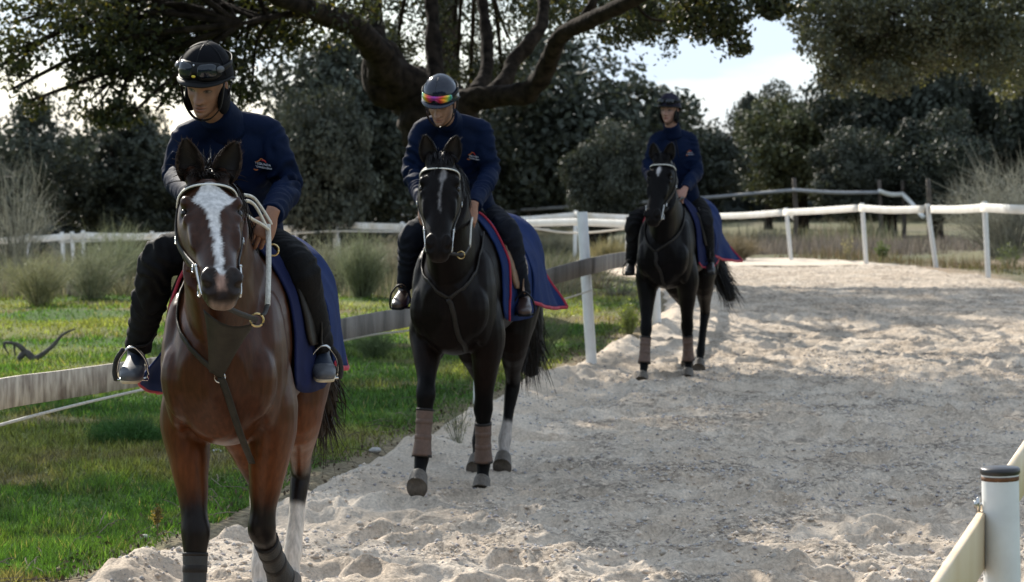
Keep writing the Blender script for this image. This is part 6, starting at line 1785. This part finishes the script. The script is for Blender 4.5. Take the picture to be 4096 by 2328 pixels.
        for k_ in (-1, 1):
            band(k_ * .10 if k_ > 0 else -.80, .80 if k_ > 0 else -.10, gy - gh * .75, gy + gh * .9, .0135, "lens", M_lens, nA=17, bulge=.007)
            cc = hs_(k_ * .93, gy, .013); g = Geo(); nn = cc - hp((0, 0, .03)); nn /= np.linalg.norm(nn)
            g.add(*loft([cc - nn * .004, cc + nn * .005], .0125 * S, .016 * S, side=tuple(hu), n=14, sub=1, cap=.1)); g.build("goggle_vent", M_toecap if r['gogtype'] == 'vent' else M_black, go)
            g = Geo(); g.add(*strap([hs_(k_ * a_, gy - .01, .003) for a_ in (1.0, 1.3, 1.7, 2.3, 2.8, 3.14)], .011 * S, .0025, tuple(hu), sub=3)); g.build("goggle_strap", M_black, go)
        if r['gogtype'] == 'vent':
            g = Geo(); cc = hs_(0, gy - gh * .55, .0165); nn = cc - hp((0, 0, .03)); nn /= np.linalg.norm(nn)
            g.add(*loft([cc, cc + nn * .002], .008 * S, .005 * S, side=tuple(hx), n=12, sub=1, cap=.1)); g.build("nose_badge", M_yellow, go)
            g = Geo(); cc = hs_(-.03, gy + gh * .75, .0165); g.add(*loft([cc, cc + nn * .002], .004 * S, .0045 * S, side=tuple(hx), n=4, sub=1, cap=.1)); g.build("badge", M_logo_w, go)
    r.update(J=J, root=root, hp=hp, up=up, lat=lat, fwd=fwd)
    return r

def make_saddle(h, r, label, stir_mat, pad_label, rubber):
    """saddle with pad, leathers and stirrups, and the quarter sheet behind it"""
    fr = h['frame']
    root = empty("saddle", tuple(fr.o), fr.yaw)
    set_tags(root, label, "saddle", "saddles under the riders")
    g = Geo()
    V, Q = remesh([loft([(0, .02, 1.66), (0, .12, 1.645), (0, .30, 1.58), (0, .48, 1.575), (0, .62, 1.625)], [.05, .085, .10, .135, .12], [.035, .035, .03, .035, .03], n=18, sub=4)], .01, 2)
    mesh_np("seat", V, Q, M_leather, parent=root)
    for sx in (-1, 1):
        ph = []
        for y0, y1, z in ((.10, .50, 1.58), (.08, .48, 1.45), (.07, .42, 1.32), (.09, .36, 1.22), (.14, .30, 1.17)):
            row = []
            for y in np.linspace(y0, y1, 9):
                zc, a, b = body_section(y); k = np.clip((z - zc) / b, -1, 1); row.append((sx * (a * sqrt(max(0, 1 - k * k)) * 1.0 + .035 if z > zc else sx * sx * (a + .035)), y, z))
            ph.append(row)
        A = catmull(np.array(ph).reshape(5, -1), 4).reshape(-1, 9, 3); n_ = len(A)
        V = A.reshape(-1, 3); B = V - np.array([sx * .012, 0, 0]); i = np.arange(n_ - 1)[:, None] * 9; j = np.arange(8)[None]
        q = np.stack([i + j, i + j + 1, i + 9 + j + 1, i + 9 + j], -1).reshape(-1, 4); o = len(V)
        ri = list(range(9)) + [k * 9 + 8 for k in range(1, n_)] + [(n_ - 1) * 9 + k for k in range(7, -1, -1)] + [k * 9 for k in range(n_ - 2, 0, -1)]
        rq = [[ri[k], ri[k] + o, ri[(k + 1) % len(ri)] + o, ri[(k + 1) % len(ri)]] for k in range(len(ri))]
        mesh_np("saddle_flap", np.vstack([V, B]), np.vstack([q, q[:, ::-1] + o, rq]), M_tan if h is H2 else M_leather, parent=root)
    pad, Gp = drape("saddle_pad", root, M_pad if h is not H2 else M_rug, -.06, .66, lambda f: .98 + .05 * (abs(f - .5) * 2) ** 4, .016, lambda f: .02, seed=h['seed'], wave=.004, trim={'11': ['right', 'rightfront'], '22': ['right', 'inset'], '33': ['left', 'right', 'rightfront']}[str(h['seed'])], bvh=h['bvh'], tr=.007)
    # stirrups and leathers
    for sd, sx in (('L', 1), ('R', -1)):
        heel, dh, sdv, upv, an = r['feet'][sd]
        if sdv[0] < 0: sdv = -sdv
        c = heel + dh * .165 - upv * .022           # middle of the tread, under the ball of the foot
        o_ = sdv * sx                                # outwards
        st = Geo()
        arch = [c - sdv * .060, c - sdv * .062 + upv * .03, c - sdv * .052 + upv * .08, c - sdv * .022 + upv * .122, c + upv * .132, c + sdv * .022 + upv * .122, c + sdv * .052 + upv * .08, c + sdv * .062 + upv * .03, c + sdv * .058]
        st.add(*loft(arch, .0055, [.006, .006, .007, .010, .012, .010, .007, .006, .006], side=tuple(upv), n=10, sub=4))
        st.add(*loft([c - sdv * .06, c, c + sdv * .06], .017, .006, side=tuple(dh), n=10, sub=2, p=3))
        so = st.build("stirrup", stir_mat, root)
        if rubber:
            arr = [c + o_ * .066 - upv * .004, c + o_ * .071 + upv * .03, c + o_ * .062 + upv * .08, c + o_ * .034 + upv * .122]
            g = Geo(); g.add(*tube(arr, .0115, 10, 4)); g.build("safety_band", M_rubberblk, so)
        g = Geo(); g.add(*strap([np.array([sx * .22, .16, 1.50]), np.array([sx * .315, .20, 1.30]), c * .4 + np.array([sx * .315, .22, 1.2]) * .6 + upv * .05, c + upv * .128], .013, .004, (0, 1, .2), sub=4)); g.build("stirrup_leather", M_tan if h is H2 else M_leather, root)
    # quarter sheet
    sgn = lambda v: 1 if v > 0 else -1
    def lift(f, p):
        k = max(0, 1.20 - p[2])
        if p[0] < 0: return np.array([-h.get('rflare', .05) * float(smooth01(k, 0, .14)) * (.7 + .3 * f), .05 * f * k, -h.get('rdrop', 0) * k])
        return np.array([sgn(p[0]) * h['flare'][1] * f * f * k * (1.0 if p[0] > 0 else .5), .10 * f * k, .0])
    qs, Gq = drape("quarter_sheet", None, M_rug, .54, 1.43, lambda f: 1.02 - .03 * f + .05 * (1 - f) ** 3 , .024, lambda f: .05 + h['flare'][0] * f ** 1.5, ny=44, nsx=34, seed=h['seed'] + 3, wave=.016, trim=['left', 'right', 'rear'], lift=lift, bvh=h['bvh'])
    qs.location = tuple(fr.o); qs.rotation_euler = (0, 0, fr.yaw)
    set_tags(qs, pad_label, "horse rug", "quarter sheets behind the saddles")
    # girth
    g = Geo(); pts = []
    for a_ in np.linspace(-1.15, pi + 1.15, 22):
        zc, a, b = body_section(.10); pts.append((-(a + .008) * cos(a_), .10, zc - (b + .008) * sin(a_)))
    g.add(*strap(pts, .035, .006, (0, 1, 0), sub=1)); g.build("girth", M_leather, root)
    return root
down = (0, 0, -1)
R1 = dict(seed=101, skin=(.25, .135, .085), stub=.45, hipL=(263, 248, 10.68), hipR=(232, 248, 10.68), shL=(267, 131, 10.42), shR=(189, 135, 10.36), elL=(288, 186, 10.38), elR=(176, 176, 10.32),
          wrL=(272, 214, 9.99), wrR=(200, 208, 9.80), knL=(300, 268, 10.32), knR=(160, 258, 10.30), anL=(321, 352, 10.52), anR=(136, 354, 10.48), toL=(326, 378, 10.30), toR=(128, 380, 10.24),
          head=(206.5, 84, 10.18), hs=1.03, hyaw=-14, hpitch=23, hroll=7, handL=((-.35, -.35, -.95), (.25, -.9, .25), (-1, -.2, 0)), handR=((.1, -.6, -.7), (-.2, -.8, .5), (1, 0, 0)),
          trousers=M_trous, taper=1.05, shoe=M_shoe, sole=M_sole, shaft=.05, helmet=M_capcloth, balaclava=True, hz=.047, gog=(.38, .25), gogtype='vent', logo=(.105, .135))
R2 = dict(seed=202, skin=(.30, .17, .115), stub=.15, closed=True, hipL=(486, 219, 15.32), hipR=(456, 219, 15.32), shL=(480, 129, 15.02), shR=(423, 129, 14.98), elL=(490, 172, 14.98), elR=(412, 172, 14.94),
          wrL=(474, 205, 14.58), wrR=(424, 202, 14.52), knL=(508, 234, 15.0), knR=(413, 236, 14.98), anL=(524, 298, 15.12), anR=(404, 291, 15.08), toL=(524, 309, 14.92), toR=(397, 303, 14.88),
          head=(441, 102, 14.72), hs=1.02, hyaw=-6, hpitch=31, hroll=5, handL=((-.2, -.35, -.95), (.3, -.9, .2), (-1, -.2, 0)), handR=((.1, -.5, -.8), (-.3, -.8, .3), (1, 0, 0)),
          trousers=M_trousblue, taper=.95, shoe=M_bootleather, sole=M_black, shaft=.09, helmet=M_helmet, balaclava=False, hz=.044, gog=(.27, .17), gogtype='rainbow', logo=(.085, .165))
R3 = dict(seed=303, skin=(.36, .20, .15), stub=0.0, hipL=(697, 207, 23.02), hipR=(670, 207, 23.02), shL=(690, 139, 22.92), shR=(657, 139, 22.88), elL=(697, 172, 22.84), elR=(648.5, 170, 22.80),
          wrL=(685, 189, 22.42), wrR=(656, 190, 22.34), knL=(704, 221, 22.7), knR=(635, 221, 22.66), anL=(710, 263, 22.84), anR=(631, 264, 22.80), toL=(710, 271, 22.62), toR=(629, 271, 22.58),
          head=(669.5, 110, 22.80), hs=1.0, hyaw=-13, hpitch=2, hroll=1, handL=((-.3, -.5, -.6), (.2, -.7, .6), (-1, -.2, 0)), handR=((.2, -.5, -.6), (-.3, -.7, .5), (1, 0, 0)),
          trousers=M_trous, taper=.9, shoe=M_bootblack, sole=M_black, shaft=.12, helmet=M_capnavy, balaclava=True, gog=(.36, .19), gogtype='plain', logo=(.10, .16))
H1['rdrop'] = .55; H1['rflare'] = .20; H1['flare'] = (.16, .03); H2['flare'] = (.45, .08); H3['flare'] = (.70, .16)
make_rider(R1, H1, "rider in black cloth-covered helmet, looking down, on the bay horse with a broad blaze")
make_rider(R2, H2, "rider with glossy helmet and rainbow goggles, leaning over the dark brown horse")
make_rider(R3, H3, "upright rider in black helmet with dark goggles, sitting on the black horse with a star")
make_saddle(H1, R1, "black saddle with silver stirrups on the bay horse with a broad blaze", M_steel, "blue quarter sheet with red edge over the rump of the bay horse", True)
make_saddle(H2, R2, "saddle with tan leathers and black stirrups on the dark brown horse", M_black, "blue quarter sheet with red edge behind the rider with rainbow goggles", False)
make_saddle(H3, R3, "black saddle and dark stirrups on the black horse with a white star", M_black, "blue quarter sheet with red edge over the rump of the black horse", False)

# ---- reins and breastplates: parts of each horse's bridle and harness
def add_reins(h, r):
    hp, br, ex, ef, el = h['hp'], h['br'], h['ex'], h['ef'], h['el']
    J = r['J']; fr = h['frame']
    for sx, sd in ((1, 'L'), (-1, 'R')):
        bit = hp((sx * .071, -.095, .525))
        hand = J['wr' + sd] + np.array([0, -.05, -.075])
        if h is H1 and sx > 0:
            ringp = fr.l(257, 320, 9.45)
            hand = fr.l(268, 232, 9.92)
            g = Geo(); g.add(*strap([bit, (bit + ringp) / 2 + np.array([.0, 0, -.012]), ringp], .010, .003, (0, -.5, 1))); g.build("rein", M_olive, br)
            g = Geo(); g.add(*tube([ringp + ex * .024 * cos(a_) + np.array([0, 0, .024 * sin(a_)]) for a_ in np.linspace(0, 2 * pi, 17)], .0042, 8, 1)); g.build("martingale_ring", M_brass, br)
            j = fr.l(267.5, 305, 9.62)
            g = Geo(); g.add(*strap([ringp + np.array([.01, 0, .02]), fr.l(264, 314, 9.50), j], .009, .004, (1, 0, 0))); g.build("rein", M_olive, br)
            g = Geo(); g.add(*strap([j, fr.l(268.5, 270, 9.78), fr.l(268.5, 240, 9.90), hand + np.array([0, 0, .03])], .0105, .006, (1, 0, 0))); g.build("rubber_rein", M_rubber, br)
            loop = [fr.l(268, 229, 9.90), fr.l(261, 224, 9.86), fr.l(252, 219, 9.80), fr.l(245, 213, 9.77), fr.l(241.5, 207, 9.76), fr.l(243, 202.5, 9.77), fr.l(248, 201, 9.79), fr.l(253.5, 204, 9.82), fr.l(258, 210, 9.85), fr.l(261.5, 217, 9.88), fr.l(266, 226, 9.90)]
            g = Geo(); g.add(*loft(loop, .0105, .0065, side=(0, -1, .2), n=10, sub=5)); g.build("rubber_rein", M_rubber, br)
            loop = [fr.l(236, 197, 9.84), fr.l(243, 195, 9.84), fr.l(253, 197.5, 9.88), fr.l(261, 207, 9.92), hand + np.array([.01, .03, .03])]
            g = Geo(); g.add(*loft(loop, .0105, .0065, side=(0, -1, .2), n=10, sub=5)); g.build("rubber_rein", M_rubber, br)
            g = Geo(); g.add(*tube([fr.l(273, 250, 9.93) + np.array([.022 * cos(a_), 0, .022 * sin(a_)]) for a_ in np.linspace(0, 2 * pi, 15)], .004, 7, 1)); g.build("rein_ring", M_brass, br)
        else:
            up_ = h['n1'] * .6 + h['n2'] * .4 + np.array([sx * .125, 0, .06])
            mid = bit * .5 + up_ * .5 + np.array([sx * .005, 0, -.03])
            p2 = bit * .8 + up_ * .2 + np.array([sx * .0, 0, -.03])
            if h is H2 and sx > 0: mid = fr.l(470, 246, 14.15); p2 = fr.l(461, 255, 13.95); up_ = fr.l(471, 226, 14.35)
            g = Geo(); g.add(*strap([bit, p2, mid], .009, .003, (0, 0, 1))); g.build("rein", M_leather if h is H3 else (M_rubber if sx < 0 else M_leather), br)
            g = Geo(); g.add(*strap([mid, up_, hand], .011, .0055, (0, .3, 1))); g.build("rubber_rein", M_leather if h is H3 else M_rubber, br)
            g = Geo(); g.add(*tube([p2 + ex * .02 * cos(a_) + np.array([0, 0, .02 * sin(a_)]) for a_ in np.linspace(0, 2 * pi, 13)], .0035, 7, 1)); g.build("martingale_ring", M_brass if h is not H3 else M_steel, br)

def breastplate(h, knot, legs_to, bib=None):
    hb = empty("breastplate"); hb.parent = h['root']; fr = h['frame']
    m_ = M_olive if h is H1 else M_leather
    def on_chest(p, off=.012):
        """push a point out of the chest towards the front"""
        return np.asarray(p) + np.array([0, -off, 0])
    kn = np.asarray(knot)
    for sx in ((-1,) if h is H1 else (-1, 1)):
        pts = [kn, kn + np.array([sx * .085, .045, .095]), np.array([sx * .150, -.33, 1.33]), np.array([sx * .150, -.12, 1.50])]
        g = Geo(); g.add(*strap(hug(h, pts), .012, .004, (0, -.4, 1), sub=1)); g.build("neck_strap", m_, hb)
    g = Geo(); g.add(*strap(hug(h, [kn] + [np.asarray(q) for q in legs_to], .008), .014, .0045, (1, 0, 0), sub=1)); g.build("girth_strap", m_, hb)
    g = Geo(); g.add(*tube([kn + np.array([.02 * cos(a_), -.008, .02 * sin(a_)]) for a_ in np.linspace(0, 2 * pi, 13)], .004, 7, 1)); g.build("ring", M_steel if h is not H2 else M_brass, hb)
    if bib:
        A, B_, C_ = [np.asarray(q) for q in bib]
        # leather bib: triangular panel with hollow upper edge
        nu, nv = 13, 15; V = []
        for j in range(nv):
            v = j / (nv - 1)
            l = A * (1 - v) + C_[0] * v; q = B_ * (1 - v) + C_[1] * v
            for i in range(nu):
                u = i / (nu - 1); p = l * (1 - u) + q * u
                sag = np.array([0, -.03 * sin(pi * u) * (1 - v), -.035 * sin(pi * u) * (1 - v) ** 2])
                squeeze = (1 - .10 * sin(pi * v) * (abs(u - .5) * 2)); c_ = (l + q) / 2
                V.append(c_ + (p - c_) * squeeze + sag)
        V = np.array(V); o = len(V)
        i = np.arange(nv - 1)[:, None] * nu; j = np.arange(nu - 1)[None]
        q = np.stack([i + j, i + j + 1, i + nu + j + 1, i + nu + j], -1).reshape(-1, 4)
        ri = list(range(nu)) + [k * nu + nu - 1 for k in range(1, nv)] + [(nv - 1) * nu + k for k in range(nu - 2, -1, -1)] + [k * nu for k in range(nv - 2, 0, -1)]
        rq = [[ri[k], ri[k] + o, ri[(k + 1) % len(ri)] + o, ri[(k + 1) % len(ri)]] for k in range(len(ri))]
        mesh_np("martingale_bib", np.vstack([V, V + np.array([0, .006, 0])]), np.vstack([q, q[:, ::-1] + o, rq]), M_olive, parent=hb)
add_reins(H1, R1); add_reins(H2, R2); add_reins(H3, R3)
breastplate(H1, F1.l(220, 377, 9.66), [F1.l(229, 400, 9.68), F1.l(241, 436, 9.76), F1.l(252, 463, 9.95)], (F1.l(203, 309, 9.42), F1.l(257, 322, 9.45), (F1.l(209, 372, 9.62), F1.l(222, 378, 9.63))))
breastplate(H2, F2.l(449, 298, 14.44), [F2.l(452, 315, 14.42), F2.l(459, 336, 14.46), F2.l(466, 352, 14.60)])
breastplate(H3, F3.l(658, 252, 22.12), [F3.l(659, 262, 22.1), F3.l(662, 275, 22.14), F3.l(666, 285, 22.3)])
